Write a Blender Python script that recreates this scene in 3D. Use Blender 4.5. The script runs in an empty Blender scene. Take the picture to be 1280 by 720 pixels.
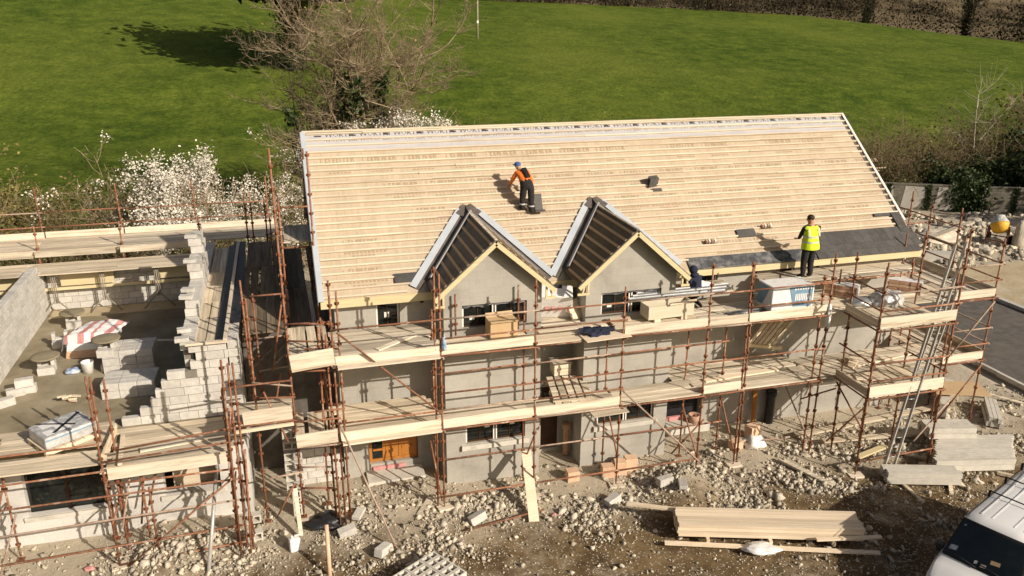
import bpy, bmesh, math, random
import numpy as np
from mathutils import Vector, Matrix, Quaternion, noise as mnoise
RN = random.Random(11)
sc = bpy.context.scene
COL = sc.collection
PI = math.pi

# ------------------------------------------------------------------ camera
CAMLOC = Vector((-0.745, -20.0, 12.45))
_p, _y, _r = math.radians(19.005), math.radians(-15.976), math.radians(0.323)
_f = Vector((-math.sin(_y)*math.cos(_p), math.cos(_y)*math.cos(_p), -math.sin(_p)))
_rt = Vector((math.cos(_y), math.sin(_y), 0)); _up = _rt.cross(_f)
_r2 = math.cos(_r)*_rt + math.sin(_r)*_up; _u2 = -math.sin(_r)*_rt + math.cos(_r)*_up
cd = bpy.data.cameras.new('camera'); cam = bpy.data.objects.new('camera', cd); COL.objects.link(cam)
cd.sensor_width = 36.0; cd.lens = 1034.16/1280*36; cd.clip_start = 0.2; cd.clip_end = 3000
m = Matrix.Identity(4)
for i in range(3):
    m[i][0] = _r2[i]; m[i][1] = _u2[i]; m[i][2] = -_f[i]; m[i][3] = CAMLOC[i]
cam.matrix_world = m
sc.camera = cam

# ------------------------------------------------------------------ sky, sun, exposure
SUN = Vector((0.519, -0.714, 0.469)).normalized()
w = bpy.data.worlds.new('World'); sc.world = w; w.use_nodes = True
nt = w.node_tree; nt.nodes.clear()
sky = nt.nodes.new('ShaderNodeTexSky'); sky.sky_type = 'NISHITA'; sky.sun_disc = False
sky.sun_elevation = math.asin(SUN.z); sky.sun_rotation = math.atan2(SUN.x, SUN.y)
sky.dust_density = 5.0; sky.air_density = 1.0; sky.ozone_density = 0.4
bg = nt.nodes.new('ShaderNodeBackground'); bg.inputs[1].default_value = 0.05
ow = nt.nodes.new('ShaderNodeOutputWorld')
nt.links.new(sky.outputs[0], bg.inputs[0]); nt.links.new(bg.outputs[0], ow.inputs[0])
sd = bpy.data.lights.new('sun', 'SUN'); sd.energy = 4.6; sd.angle = math.radians(0.5); sd.color = (1.0, 0.90, 0.76)
so = bpy.data.objects.new('sun', sd); COL.objects.link(so); so.location = (10, -30, 40)
so.rotation_euler = SUN.to_track_quat('Z', 'Y').to_euler()
sc.view_settings.view_transform = 'Standard'; sc.view_settings.look = 'None'
sc.view_settings.exposure = 0.2; sc.view_settings.gamma = 1.0

# ------------------------------------------------------------------ materials
def mat(name, c1, c2=None, scale=4.0, rough=0.85, bump=0.0, bscale=25.0, rand=0.0, stretch=(1, 1, 1), metal=0.0,
        lo=0.35, hi=0.65, island=False, spec=0.3, detail=6.0, dirt=None, dscale=1.3, dlo=.55, dhi=.75):
    M = bpy.data.materials.new(name); M.use_nodes = True
    n = M.node_tree.nodes; L = M.node_tree.links; b = n['Principled BSDF']
    b.inputs['Roughness'].default_value = rough; b.inputs['Metallic'].default_value = metal
    b.inputs['Specular IOR Level'].default_value = spec
    tc = n.new('ShaderNodeTexCoord'); mp = n.new('ShaderNodeMapping'); mp.inputs['Scale'].default_value = stretch
    L.new(tc.outputs['Object'], mp.inputs[0])
    vec = mp.outputs[0]
    if rand or island:                       # every object (or stone) gets its own place in the pattern
        oi = n.new('ShaderNodeNewGeometry' if island else 'ShaderNodeObjectInfo')
        rnd = oi.outputs['Random Per Island' if island else 'Random']
        ad = n.new('ShaderNodeVectorMath'); ad.operation = 'ADD'
        mu = n.new('ShaderNodeMath'); mu.operation = 'MULTIPLY'; mu.inputs[1].default_value = 57.0
        L.new(rnd, mu.inputs[0]); L.new(mp.outputs[0], ad.inputs[0]); L.new(mu.outputs[0], ad.inputs[1])
        if not island: vec = ad.outputs[0]
    c2 = c2 or c1
    nz = n.new('ShaderNodeTexNoise'); nz.inputs['Scale'].default_value = scale; nz.inputs['Detail'].default_value = detail
    nz.inputs['Roughness'].default_value = 0.65
    L.new(vec, nz.inputs['Vector'])
    rp = n.new('ShaderNodeValToRGB'); rp.color_ramp.elements[0].position = lo; rp.color_ramp.elements[1].position = hi
    rp.color_ramp.elements[0].color = (*c1, 1); rp.color_ramp.elements[1].color = (*c2, 1)
    L.new(nz.outputs['Fac'], rp.inputs[0]); col = rp.outputs[0]
    if dirt:
        dz = n.new('ShaderNodeTexNoise'); dz.inputs['Scale'].default_value = dscale; dz.inputs['Detail'].default_value = 8
        dz.inputs['Roughness'].default_value = 0.7
        L.new(vec, dz.inputs['Vector'])
        dr = n.new('ShaderNodeMapRange'); dr.inputs[1].default_value = dlo; dr.inputs[2].default_value = dhi; dr.inputs[4].default_value = .85
        L.new(dz.outputs['Fac'], dr.inputs[0])
        mx = n.new('ShaderNodeMix'); mx.data_type = 'RGBA'; mx.inputs[7].default_value = (*dirt, 1)
        L.new(dr.outputs[0], mx.inputs[0]); L.new(col, mx.inputs[6]); col = mx.outputs[2]
    if rand or island:
        hs = n.new('ShaderNodeHueSaturation'); mr = n.new('ShaderNodeMapRange')
        a = rand or .5
        mr.inputs[3].default_value = 1-a; mr.inputs[4].default_value = 1+a
        L.new(rnd, mr.inputs[0]); L.new(mr.outputs[0], hs.inputs['Value']); L.new(col, hs.inputs['Color']); col = hs.outputs[0]
    L.new(col, b.inputs['Base Color'])
    if bump:
        bz = n.new('ShaderNodeTexNoise'); bz.inputs['Scale'].default_value = bscale; bz.inputs['Detail'].default_value = 5
        L.new(vec, bz.inputs['Vector'])
        bp = n.new('ShaderNodeBump'); bp.inputs['Strength'].default_value = bump; bp.inputs['Distance'].default_value = 0.05
        L.new(bz.outputs['Fac'], bp.inputs['Height']); L.new(bp.outputs[0], b.inputs['Normal'])
    return M

def blockwall_mat(name, ca, cb, cm, fade=0.5):
    """rendered concrete blockwork: faint 440 x 215 courses under a thin coat"""
    M = mat(name, ca, cb, scale=1.6, rough=.95, bump=.25, bscale=40, lo=.3, hi=.7, dirt=tuple(x*.58 for x in ca), dscale=.8, dlo=.45, dhi=.72)
    n = M.node_tree.nodes; L = M.node_tree.links; b = n['Principled BSDF']
    tc = n.new('ShaderNodeTexCoord'); sp = n.new('ShaderNodeSeparateXYZ'); L.new(tc.outputs['Object'], sp.inputs[0])
    ad = n.new('ShaderNodeMath'); L.new(sp.outputs[0], ad.inputs[0]); L.new(sp.outputs[1], ad.inputs[1])
    cb_ = n.new('ShaderNodeCombineXYZ'); L.new(ad.outputs[0], cb_.inputs[0]); L.new(sp.outputs[2], cb_.inputs[1])
    br = n.new('ShaderNodeTexBrick'); L.new(cb_.outputs[0], br.inputs[0])
    br.inputs['Scale'].default_value = 1; br.inputs['Brick Width'].default_value = .45; br.inputs['Row Height'].default_value = .225
    br.inputs['Mortar Size'].default_value = .010; br.inputs['Mortar Smooth'].default_value = .6
    br.inputs['Color1'].default_value = (1, 1, 1, 1); br.inputs['Color2'].default_value = (.86, .86, .88, 1); br.inputs['Mortar'].default_value = (*cm, 1)
    mx = n.new('ShaderNodeMix'); mx.data_type = 'RGBA'; mx.blend_type = 'MULTIPLY'; mx.inputs[0].default_value = fade
    src = b.inputs['Base Color'].links[0].from_socket
    L.new(src, mx.inputs[6]); L.new(br.outputs['Color'], mx.inputs[7]); L.new(mx.outputs[2], b.inputs['Base Color'])
    return M

MT = {}
MT['wall'] = blockwall_mat('grey_render', (.375, .352, .308), (.485, .458, .405), (.72, .72, .72), .4)
MT['palewall'] = blockwall_mat('pale_render', (.60, .58, .54), (.68, .655, .61), (.75, .75, .75), .5)
MT['block'] = mat('concrete_block', (.50, .475, .435), (.62, .59, .54), scale=7, bump=.35, bscale=60, rand=.10, rough=.95, dirt=(.36, .33, .28), dscale=3, dlo=.6, dhi=.8)
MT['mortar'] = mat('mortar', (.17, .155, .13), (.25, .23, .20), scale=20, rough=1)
MT['slab'] = mat('screed_floor', (.20, .165, .105), (.34, .29, .20), scale=.9, rough=.9, bump=.2, bscale=30, dirt=(.48, .42, .32), dscale=.7, dlo=.55, dhi=.75)
MT['conc'] = mat('precast_concrete', (.52, .49, .43), (.62, .585, .52), scale=3, rough=.9, bump=.15, bscale=50, rand=.06, dirt=(.36, .33, .27), dscale=2)
MT['rust'] = mat('rusty_tube', (.185, .072, .036), (.315, .145, .082), scale=9, rough=.75, bump=.2, bscale=60, rand=.22, lo=.3, hi=.7, dirt=(.46, .36, .28), dscale=5, dlo=.53, dhi=.66)
MT['rustdark'] = mat('rusty_fitting', (.13, .05, .025), (.25, .10, .05), scale=12, rough=.8, rand=.2)
MT['board'] = mat('scaffold_board', (.52, .42, .29), (.78, .68, .53), scale=2.2, rough=.85, bump=.2, bscale=14, rand=.24, stretch=(.35, 7, 7), dirt=(.30, .235, .16), dscale=1.6, dlo=.50, dhi=.68)
MT['greyboard'] = mat('weathered_board', (.46, .39, .29), (.72, .64, .52), scale=2.2, rough=.9, bump=.2, bscale=14, rand=.26, stretch=(.35, 7, 7), dirt=(.26, .215, .155), dscale=1.2, dlo=.47, dhi=.66)
MT['shadeboard'] = mat('shaded_board', (.13, .098, .065), (.26, .20, .135), scale=2.2, rough=.95, rand=.25, stretch=(.35, 7, 7), dirt=(.08, .065, .05), dscale=1.4)  # darker board copy with the shade of the gap put into its colour
MT['toe'] = mat('toe_board', (.66, .56, .43), (.78, .69, .56), scale=2.0, rough=.8, rand=.10, stretch=(.4, 6, 6), dirt=(.36, .27, .18), dscale=1.8, dlo=.50, dhi=.68)
MT['plank'] = mat('fresh_timber', (.66, .53, .38), (.80, .68, .52), scale=2.5, rough=.75, rand=.16, stretch=(.3, 9, 9), dirt=(.55, .35, .18), dscale=2.5, dlo=.66, dhi=.74)
MT['batten'] = mat('roof_batten', (.58, .475, .35), (.74, .64, .50), scale=3, rough=.75, rand=.12, stretch=(.3, 8, 8), dirt=(.30, .19, .10), dscale=2.2, dlo=.56, dhi=.68)
MT['fascia'] = mat('treated_fascia', (.58, .48, .28), (.68, .58, .36), scale=3, rough=.7, stretch=(.4, 6, 6))
MT['membrane'] = mat('roof_membrane', (.46, .37, .265), (.53, .435, .32), scale=1.2, rough=.8, bump=.5, bscale=3, stretch=(2.5, .6, .6), dirt=(.42, .31, .20), dscale=1.6, dlo=.58, dhi=.8)
MT['ridgemem'] = mat('ridge_membrane', (.43, .42, .44), (.50, .48, .48), scale=1.5, rough=.6, bump=.2, bscale=6)
MT['ink'] = mat('membrane_ink', (.035, .032, .035), rough=.8)
MT['brownink'] = mat('brown_ink', (.33, .235, .15), (.40, .295, .195), rough=.8)
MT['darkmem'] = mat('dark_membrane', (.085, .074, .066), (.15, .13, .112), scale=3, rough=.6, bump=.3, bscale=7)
MT['brownmem'] = mat('brown_membrane', (.15, .115, .07), (.21, .165, .10), scale=2, rough=.8, bump=.3, bscale=7)
MT['valley'] = mat('valley_trough', (.42, .46, .51), (.50, .53, .57), scale=1.5, rough=.45, spec=.5)
MT['valleygrey'] = mat('valley_upstand', (.30, .29, .29), (.38, .37, .36), scale=2, rough=.5)
MT['lead'] = mat('dusty_felt', (.06, .062, .068), (.30, .29, .28), scale=3.5, rough=.5, lo=.45, hi=.8, bump=.3, bscale=9)
MT['slate'] = mat('roof_slate', (.072, .068, .064), (.105, .098, .092), scale=5, rough=.55, rand=.16, bump=.1, bscale=40)
MT['frame'] = mat('brown_frame', (.045, .022, .012), (.07, .035, .018), scale=6, rough=.4)
MT['whitetape'] = mat('white_trim', (.74, .70, .64), (.8, .77, .72), scale=6, rough=.6)
MT['glass'] = mat('window_glass', (.006, .008, .008), (.014, .018, .017), rough=.06, spec=.6)
MT['oak'] = mat('door_timber', (.36, .135, .025), (.46, .19, .045), scale=2, rough=.45, stretch=(6, 6, .6))
MT['black'] = mat('black_plastic', (.015, .015, .017), (.03, .03, .033), rough=.35, bump=.3, bscale=12)
MT['greymetal'] = mat('grey_metal', (.36, .37, .38), (.46, .47, .48), rough=.35, metal=.6, scale=4)
MT['alu'] = mat('worn_aluminium', (.42, .41, .385), (.54, .52, .49), rough=.45, metal=.35, scale=8)
MT['white'] = mat('white_wrap', (.78, .76, .74), (.84, .82, .80), scale=3, rough=.4, bump=.35, bscale=5)
MT['blueprint'] = mat('blue_print', (.16, .28, .40), (.22, .35, .47), scale=5, rough=.45)
MT['card'] = mat('cardboard', (.52, .36, .20), (.58, .42, .25), scale=3, rough=.9)
MT['pink'] = mat('pink_print', (.55, .22, .21), (.64, .34, .32), scale=6, rough=.5)
MT['redbrick'] = mat('terracotta', (.40, .22, .14), (.54, .34, .24), scale=8, rough=.9, rand=.15)
MT['clay'] = mat('clay_block', (.62, .40, .26), (.70, .50, .35), scale=8, rough=.9, rand=.12)
MT['navy'] = mat('navy_cloth', (.018, .022, .045), (.03, .035, .065), scale=9, rough=.95, bump=.4, bscale=20)
MT['darkcloth'] = mat('dark_trousers', (.020, .018, .018), (.035, .032, .032), scale=9, rough=.95, bump=.4, bscale=20)
MT['orange'] = mat('orange_jacket', (.75, .16, .025), (.82, .22, .04), scale=9, rough=.8, bump=.3, bscale=20)
MT['hivis'] = mat('yellow_vest', (.62, .80, .02), (.70, .86, .05), scale=9, rough=.7, bump=.3, bscale=15)
MT['reflect'] = mat('reflective_tape', (.55, .57, .56), rough=.35)
MT['skin'] = mat('skin', (.42, .22, .14), (.48, .26, .17), scale=12, rough=.6)
MT['hair'] = mat('dark_hair', (.028, .016, .010), (.055, .034, .020), scale=30, rough=.7)
MT['bluecap'] = mat('blue_hat', (.04, .09, .28), (.06, .12, .33), scale=9, rough=.9)
MT['boot'] = mat('boot_leather', (.018, .014, .011), (.03, .024, .02), rough=.7)
MT['paint'] = mat('white_paint', (.76, .755, .75), (.80, .795, .785), scale=1.2, rough=.28, spec=.5, dirt=(.66, .64, .60), dscale=1.5, dlo=.6, dhi=.9)
MT['rubber'] = mat('black_rubber', (.02, .02, .02), (.03, .03, .03), rough=.7)
MT['headlamp'] = mat('headlamp_glass', (.42, .44, .46), (.55, .56, .57), rough=.1, scale=14, spec=.7)
MT['yellow'] = mat('yellow_paint', (.72, .38, .03), (.80, .46, .06), rough=.5, scale=5, dirt=(.4, .28, .12), dscale=3)
MT['asphalt'] = mat('asphalt', (.095, .085, .077), (.155, .14, .125), scale=2.5, rough=.95, bump=.4, bscale=60, dirt=(.17, .145, .115), dscale=.5, dlo=.5, dhi=.75)
MT['kerb'] = mat('kerb_concrete', (.46, .44, .40), (.55, .52, .47), scale=4, rough=.9, rand=.08)
MT['sand'] = mat('sandy_ground', (.40, .32, .20), (.52, .43, .29), scale=.8, rough=1, bump=.5, bscale=8, dirt=(.56, .52, .46), dscale=.5)
MT['oldblock'] = mat('old_block', (.11, .10, .078), (.20, .18, .145), scale=1.5, rough=1, bump=.4, bscale=30, dirt=(.12, .115, .08), dscale=.8)
MT['stone'] = mat('rubble_stone', (.36, .31, .235), (.56, .50, .40), scale=7, rough=.95, bump=.4, bscale=30, island=True, rand=.38)
MT['bigstone'] = mat('rough_stone', (.42, .375, .305), (.57, .51, .42), scale=5, rough=.95, bump=.5, bscale=22, rand=.12)
MT['rustpale'] = mat('scaled_tube', (.30, .20, .14), (.46, .36, .29), scale=6, rough=.7, rand=.15, dirt=(.28, .11, .06), dscale=4)
MT['hedgetwig'] = mat('hedge_twig', (.026, .020, .013), (.120, .090, .056), scale=.16, rough=1, lo=.38, hi=.62)
MT['steel'] = mat('dull_steel', (.22, .18, .14), (.34, .29, .24), scale=8, rough=.7, rand=.1)
MT['bark'] = mat('tree_bark', (.13, .095, .06), (.24, .185, .125), scale=9, rough=.95, bump=.3, bscale=30)
MT['twig'] = mat('bare_twig', (.25, .185, .115), (.42, .325, .21), scale=1.6, rough=.95)
MT['browntwig'] = mat('brown_twig', (.15, .105, .06), (.27, .20, .12), scale=1.2, rough=.95)
MT['birch'] = mat('birch_bark', (.30, .26, .19), (.46, .41, .31), scale=6, rough=.8)
MT['ivy'] = mat('ivy_leaf', (.020, .036, .010), (.050, .075, .020), scale=2, rough=.5, island=True, rand=.35)
MT['olive'] = mat('olive_leaf', (.075, .078, .018), (.13, .115, .035), scale=1.0, rough=.7, island=True, rand=.4)
MT['gold'] = mat('budding_leaf', (.17, .13, .035), (.24, .18, .06), scale=1.0, rough=.8, island=True, rand=.35)
MT['blossom'] = mat('white_blossom', (.60, .55, .46), (.76, .71, .62), scale=3, rough=.8, island=True, rand=.12)
MT['bluebag'] = mat('blue_plastic', (.12, .22, .42), (.55, .58, .6), scale=9, rough=.4)
MT['clear'] = mat('grey_wrap', (.36, .36, .37), (.58, .57, .55), scale=5, rough=.25, bump=.8, bscale=7, spec=.6)
MT['pale'] = mat('pale_timber_box', (.56, .50, .38), (.64, .58, .45), scale=2.5, rough=.8, stretch=(.5, 5, 5), dirt=(.4, .36, .27))

def ground_mat():
    M = mat('site_mud', (.095, .060, .027), (.225, .155, .078), scale=.8, rough=1, bump=.0, dirt=(.36, .30, .21), dscale=.55, dlo=.52, dhi=.70)
    n = M.node_tree.nodes; L = M.node_tree.links; b = n['Principled BSDF']
    tc = n.new('ShaderNodeTexCoord')
    vo = n.new('ShaderNodeTexVoronoi'); vo.inputs['Scale'].default_value = 11; L.new(tc.outputs['Object'], vo.inputs['Vector'])
    nz = n.new('ShaderNodeTexNoise'); nz.inputs['Scale'].default_value = 5; nz.inputs['Detail'].default_value = 8; nz.inputs['Roughness'].default_value = .75
    L.new(tc.outputs['Object'], nz.inputs['Vector'])
    # small loose chips: pale cells where noise is high
    vc = n.new('ShaderNodeTexVoronoi'); vc.inputs['Scale'].default_value = 16; L.new(tc.outputs['Object'], vc.inputs['Vector'])
    th = n.new('ShaderNodeSeparateColor'); L.new(vc.outputs['Color'], th.inputs[0])
    gt = n.new('ShaderNodeMath'); gt.operation = 'GREATER_THAN'; gt.inputs[1].default_value = .66; L.new(th.outputs[0], gt.inputs[0])
    ld = n.new('ShaderNodeMath'); ld.operation = 'LESS_THAN'; ld.inputs[1].default_value = .36; L.new(vc.outputs['Distance'], ld.inputs[0])
    ml = n.new('ShaderNodeMath'); ml.operation = 'MULTIPLY'; L.new(gt.outputs[0], ml.inputs[0]); L.new(ld.outputs[0], ml.inputs[1])
    mx = n.new('ShaderNodeMix'); mx.data_type = 'RGBA'; mx.inputs[7].default_value = (.46, .41, .33, 1)
    src = b.inputs['Base Color'].links[0].from_socket
    L.new(ml.outputs[0], mx.inputs[0]); L.new(src, mx.inputs[6])
    n2 = n.new('ShaderNodeTexNoise'); n2.inputs['Scale'].default_value = 2.2; n2.inputs['Detail'].default_value = 9; n2.inputs['Roughness'].default_value = .8
    L.new(tc.outputs['Object'], n2.inputs['Vector'])
    mr = n.new('ShaderNodeMapRange'); mr.inputs[1].default_value = .3; mr.inputs[2].default_value = .7; mr.inputs[3].default_value = .55; mr.inputs[4].default_value = 1.35
    L.new(n2.outputs['Fac'], mr.inputs[0])
    hs = n.new('ShaderNodeHueSaturation'); L.new(mr.outputs[0], hs.inputs['Value']); L.new(mx.outputs[2], hs.inputs['Color']); L.new(hs.outputs[0], b.inputs['Base Color'])
    sx = n.new('ShaderNodeSeparateXYZ'); L.new(tc.outputs['Object'], sx.inputs[0])
    dm = n.new('ShaderNodeMapRange'); dm.inputs[1].default_value = -4.6; dm.inputs[2].default_value = -1.6; dm.inputs[4].default_value = .55; L.new(sx.outputs[1], dm.inputs[0])
    n3 = n.new('ShaderNodeTexNoise'); n3.inputs['Scale'].default_value = .75; n3.inputs['Detail'].default_value = 7; n3.inputs['Roughness'].default_value = .65; L.new(tc.outputs['Object'], n3.inputs['Vector'])
    ds = n.new('ShaderNodeMath'); L.new(dm.outputs[0], ds.inputs[0]); L.new(n3.outputs['Fac'], ds.inputs[1])
    d2 = n.new('ShaderNodeMapRange'); d2.inputs[1].default_value = .66; d2.inputs[2].default_value = 1.0; d2.inputs[4].default_value = .9; L.new(ds.outputs[0], d2.inputs[0])
    mxd = n.new('ShaderNodeMix'); mxd.data_type = 'RGBA'; mxd.inputs[7].default_value = (.50, .435, .335, 1); L.new(d2.outputs[0], mxd.inputs[0]); L.new(hs.outputs[0], mxd.inputs[6]); L.new(mxd.outputs[2], b.inputs['Base Color'])
    sm = n.new('ShaderNodeMath'); L.new(nz.outputs['Fac'], sm.inputs[0]); L.new(ml.outputs[0], sm.inputs[1])
    bp = n.new('ShaderNodeBump'); bp.inputs['Strength'].default_value = .7; bp.inputs['Distance'].default_value = .06
    L.new(sm.outputs[0], bp.inputs['Height']); L.new(bp.outputs[0], b.inputs['Normal'])
    return M
MT['mud'] = ground_mat()

def grass_mat():
    M = bpy.data.materials.new('field_grass'); M.use_nodes = True
    n = M.node_tree.nodes; L = M.node_tree.links; b = n['Principled BSDF']; b.inputs['Roughness'].default_value = 1; b.inputs['Specular IOR Level'].default_value = .1
    tc = n.new('ShaderNodeTexCoord')
    def nz(s, d, r=.65, st=(1, 1, 1)):
        mp = n.new('ShaderNodeMapping'); mp.inputs['Scale'].default_value = st; L.new(tc.outputs['Object'], mp.inputs[0])
        x = n.new('ShaderNodeTexNoise'); x.inputs['Scale'].default_value = s; x.inputs['Detail'].default_value = d; x.inputs['Roughness'].default_value = r
        L.new(mp.outputs[0], x.inputs['Vector']); return x.outputs['Fac']
    rp = n.new('ShaderNodeValToRGB'); e = rp.color_ramp.elements
    e[0].position = .30; e[0].color = (.028, .056, .007, 1); e[1].position = .72; e[1].color = (.150, .184, .024, 1)
    k = e.new(.5); k.color = (.074, .112, .012, 1)
    L.new(nz(.42, 8, .72), rp.inputs[0])
    mx = n.new('ShaderNodeMix'); mx.data_type = 'RGBA'; mx.inputs[7].default_value = (.165, .195, .030, 1)
    mr = n.new('ShaderNodeMapRange'); mr.inputs[1].default_value = .42; mr.inputs[2].default_value = .70; mr.inputs[4].default_value = .7
    L.new(nz(.035, 5, .6), mr.inputs[0]); L.new(mr.outputs[0], mx.inputs[0]); L.new(rp.outputs[0], mx.inputs[6])
    m2 = n.new('ShaderNodeMapRange'); m2.inputs[1].default_value = .35; m2.inputs[2].default_value = .65; m2.inputs[3].default_value = .52; m2.inputs[4].default_value = 1.46
    L.new(nz(2.4, 10, .82), m2.inputs[0])
    hs = n.new('ShaderNodeHueSaturation'); L.new(m2.outputs[0], hs.inputs['Value']); L.new(mx.outputs[2], hs.inputs['Color']); L.new(hs.outputs[0], b.inputs['Base Color'])
    bp = n.new('ShaderNodeBump'); bp.inputs['Strength'].default_value = .8; bp.inputs['Distance'].default_value = .3
    L.new(nz(1.5, 8, .7), bp.inputs['Height']); L.new(bp.outputs[0], b.inputs['Normal'])
    return M
MT['grass'] = grass_mat()

# ------------------------------------------------------------------ helpers
ORG = {}
class MB:
    def __init__(s): s.v = []; s.f = []; s.m = []; s.s = []
    def add(s, vs, fs, m=0, sm=False):
        o = len(s.v); s.v += [tuple(x) for x in vs]
        for f in fs: s.f.append([i+o for i in f]); s.m.append(m); s.s.append(sm)
        return s
    def box(s, x0, x1, y0, y1, z0, z1, m=0):
        v = [(x0, y0, z0), (x1, y0, z0), (x1, y1, z0), (x0, y1, z0), (x0, y0, z1), (x1, y0, z1), (x1, y1, z1), (x0, y1, z1)]
        return s.add(v, [(0, 3, 2, 1), (4, 5, 6, 7), (0, 1, 5, 4), (1, 2, 6, 5), (2, 3, 7, 6), (3, 0, 4, 7)], m)
    def obox(s, c, a, b, d, m=0):
        c, a, b, d = map(Vector, (c, a, b, d))
        v = [c-a-b-d, c+a-b-d, c+a+b-d, c-a+b-d, c-a-b+d, c+a-b+d, c+a+b+d, c-a+b+d]
        return s.add(v, [(0, 3, 2, 1), (4, 5, 6, 7), (0, 1, 5, 4), (1, 2, 6, 5), (2, 3, 7, 6), (3, 0, 4, 7)], m)
    def bar(s, p, q, w, h, m=0, up=(0, 0, 1)):
        p, q, up = Vector(p), Vector(q), Vector(up); a = q-p; l = a.length/2; a.normalize()
        b = up.cross(a); b = b.normalized() if b.length > 1e-5 else Vector((1, 0, 0)); d = a.cross(b)
        return s.obox((p+q)/2, a*l, b*w/2, d*h/2, m)
    def tube(s, p, q, r, n=8, r2=None, m=0, cap=True, sm=True):
        p, q = Vector(p), Vector(q); a = (q-p).normalized(); r2 = r if r2 is None else r2
        b = a.orthogonal().normalized(); d = a.cross(b); o = len(s.v)
        for c, rr in ((p, r), (q, r2)):
            for i in range(n):
                t = 2*PI*i/n; s.v.append(tuple(c+(b*math.cos(t)+d*math.sin(t))*rr))
        for i in range(n):
            s.f.append([o+i, o+(i+1) % n, o+n+(i+1) % n, o+n+i]); s.m.append(m); s.s.append(sm)
        if cap:
            s.f.append([o+i for i in range(n)][::-1]); s.f.append([o+n+i for i in range(n)]); s.m += [m, m]; s.s += [False, False]
        return s
    def poly(s, pts, off, m=0, m2=None):
        n = len(pts); off = Vector(off); a = [Vector(p) for p in pts]; o = len(s.v)
        s.v += [tuple(p) for p in a]+[tuple(p+off) for p in a]
        s.f.append([o+i for i in range(n)][::-1]); s.f.append([o+n+i for i in range(n)]); s.m += [m, m if m2 is None else m2]; s.s += [False, False]
        for i in range(n):
            s.f.append([o+i, o+(i+1) % n, o+n+(i+1) % n, o+n+i]); s.m.append(m); s.s.append(False)
        return s
    def lathe(s, c, prof, n=14, ax=(0, 0, 1), m=0):
        ax = Vector(ax).normalized(); b = ax.orthogonal().normalized(); d = ax.cross(b); c = Vector(c); o = len(s.v)
        for r, h in prof:
            for i in range(n):
                t = 2*PI*i/n; s.v.append(tuple(c+ax*h+(b*math.cos(t)+d*math.sin(t))*r))
        for k in range(len(prof)-1):
            for i in range(n):
                s.f.append([o+k*n+i, o+k*n+(i+1) % n, o+(k+1)*n+(i+1) % n, o+(k+1)*n+i]); s.m.append(m); s.s.append(True)
        s.f.append([o+i for i in range(n)][::-1]); e = o+(len(prof)-1)*n; s.f.append([e+i for i in range(n)]); s.m += [m, m]; s.s += [False, False]
        return s
    def mesh(s, name, mats, org=(0, 0, 0), fix=True):
        me = bpy.data.meshes.new(name); ox, oy, oz = org
        me.from_pydata([(x-ox, y-oy, z-oz) for x, y, z in s.v], [], s.f)
        mats = mats if isinstance(mats, (list, tuple)) else [mats]
        for k in mats: me.materials.append(MT[k] if isinstance(k, str) else k)
        me.polygons.foreach_set('material_index', s.m); me.polygons.foreach_set('use_smooth', s.s)
        if fix and len(s.f) < 6000:
            b = bmesh.new(); b.from_mesh(me); bmesh.ops.recalc_face_normals(b, faces=b.faces); b.to_mesh(me); b.free()
        me.update(); return me
    def build(s, name, mats, parent=None, bevel=0, fix=True, org=None):
        """link as one mesh object; vertices are given in the parent's build space"""
        if parent is not None: o3 = ORG[parent.name]
        else: o3 = Vector(org) if org is not None else Vector((0, 0, 0))
        o = bpy.data.objects.new(name, s.mesh(name, mats, o3, fix)); COL.objects.link(o)
        o.parent = parent
        if parent is None: o.location = o3
        ORG[o.name] = o3
        if bevel:
            md = o.modifiers.new('bevel', 'BEVEL'); md.width = bevel; md.segments = 2; md.limit_method = 'ANGLE'
        return o

def tag(o, label=None, cat=None, group=None, kind=None):
    if label: o['label'] = label
    if cat: o['category'] = cat
    if group: o['group'] = group
    if kind: o['kind'] = kind
    return o
def thing(name, label, cat, loc=(0, 0, 0), rz=0, group=None, local=False):
    o = bpy.data.objects.new(name, None); COL.objects.link(o); o.empty_display_size = .2
    o.location = loc; o.rotation_euler = (0, 0, rz); ORG[o.name] = Vector((0, 0, 0)) if local else Vector(loc)
    return tag(o, label, cat, group)
def place(me, name, parent, loc, rot=None):
    o = bpy.data.objects.new(name, me); COL.objects.link(o); o.parent = parent
    o.location = Vector(loc)-(ORG[parent.name] if parent is not None else Vector((0, 0, 0)))
    if rot is not None:
        if isinstance(rot, Quaternion): o.rotation_mode = 'QUATERNION'; o.rotation_quaternion = rot
        else: o.rotation_euler = rot
    ORG[o.name] = Vector((0, 0, 0))
    return o
def copy_thing(root, loc, rz, label, scale=1.0, group=None):
    r = root.copy(); COL.objects.link(r); r.location = loc; r.rotation_euler = (root.rotation_euler[0], root.rotation_euler[1], rz); r.scale = (scale,)*3 if not isinstance(scale, tuple) else scale
    r['label'] = label
    if group: r['group'] = group
    for ch in root.children:
        c = ch.copy(); COL.objects.link(c); c.parent = r
        for g in ch.children:
            d = g.copy(); COL.objects.link(d); d.parent = c
    return r
CACHE = {}
def xquat(p, q):
    return (Vector(q)-Vector(p)).to_track_quat('X', 'Z')
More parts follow.
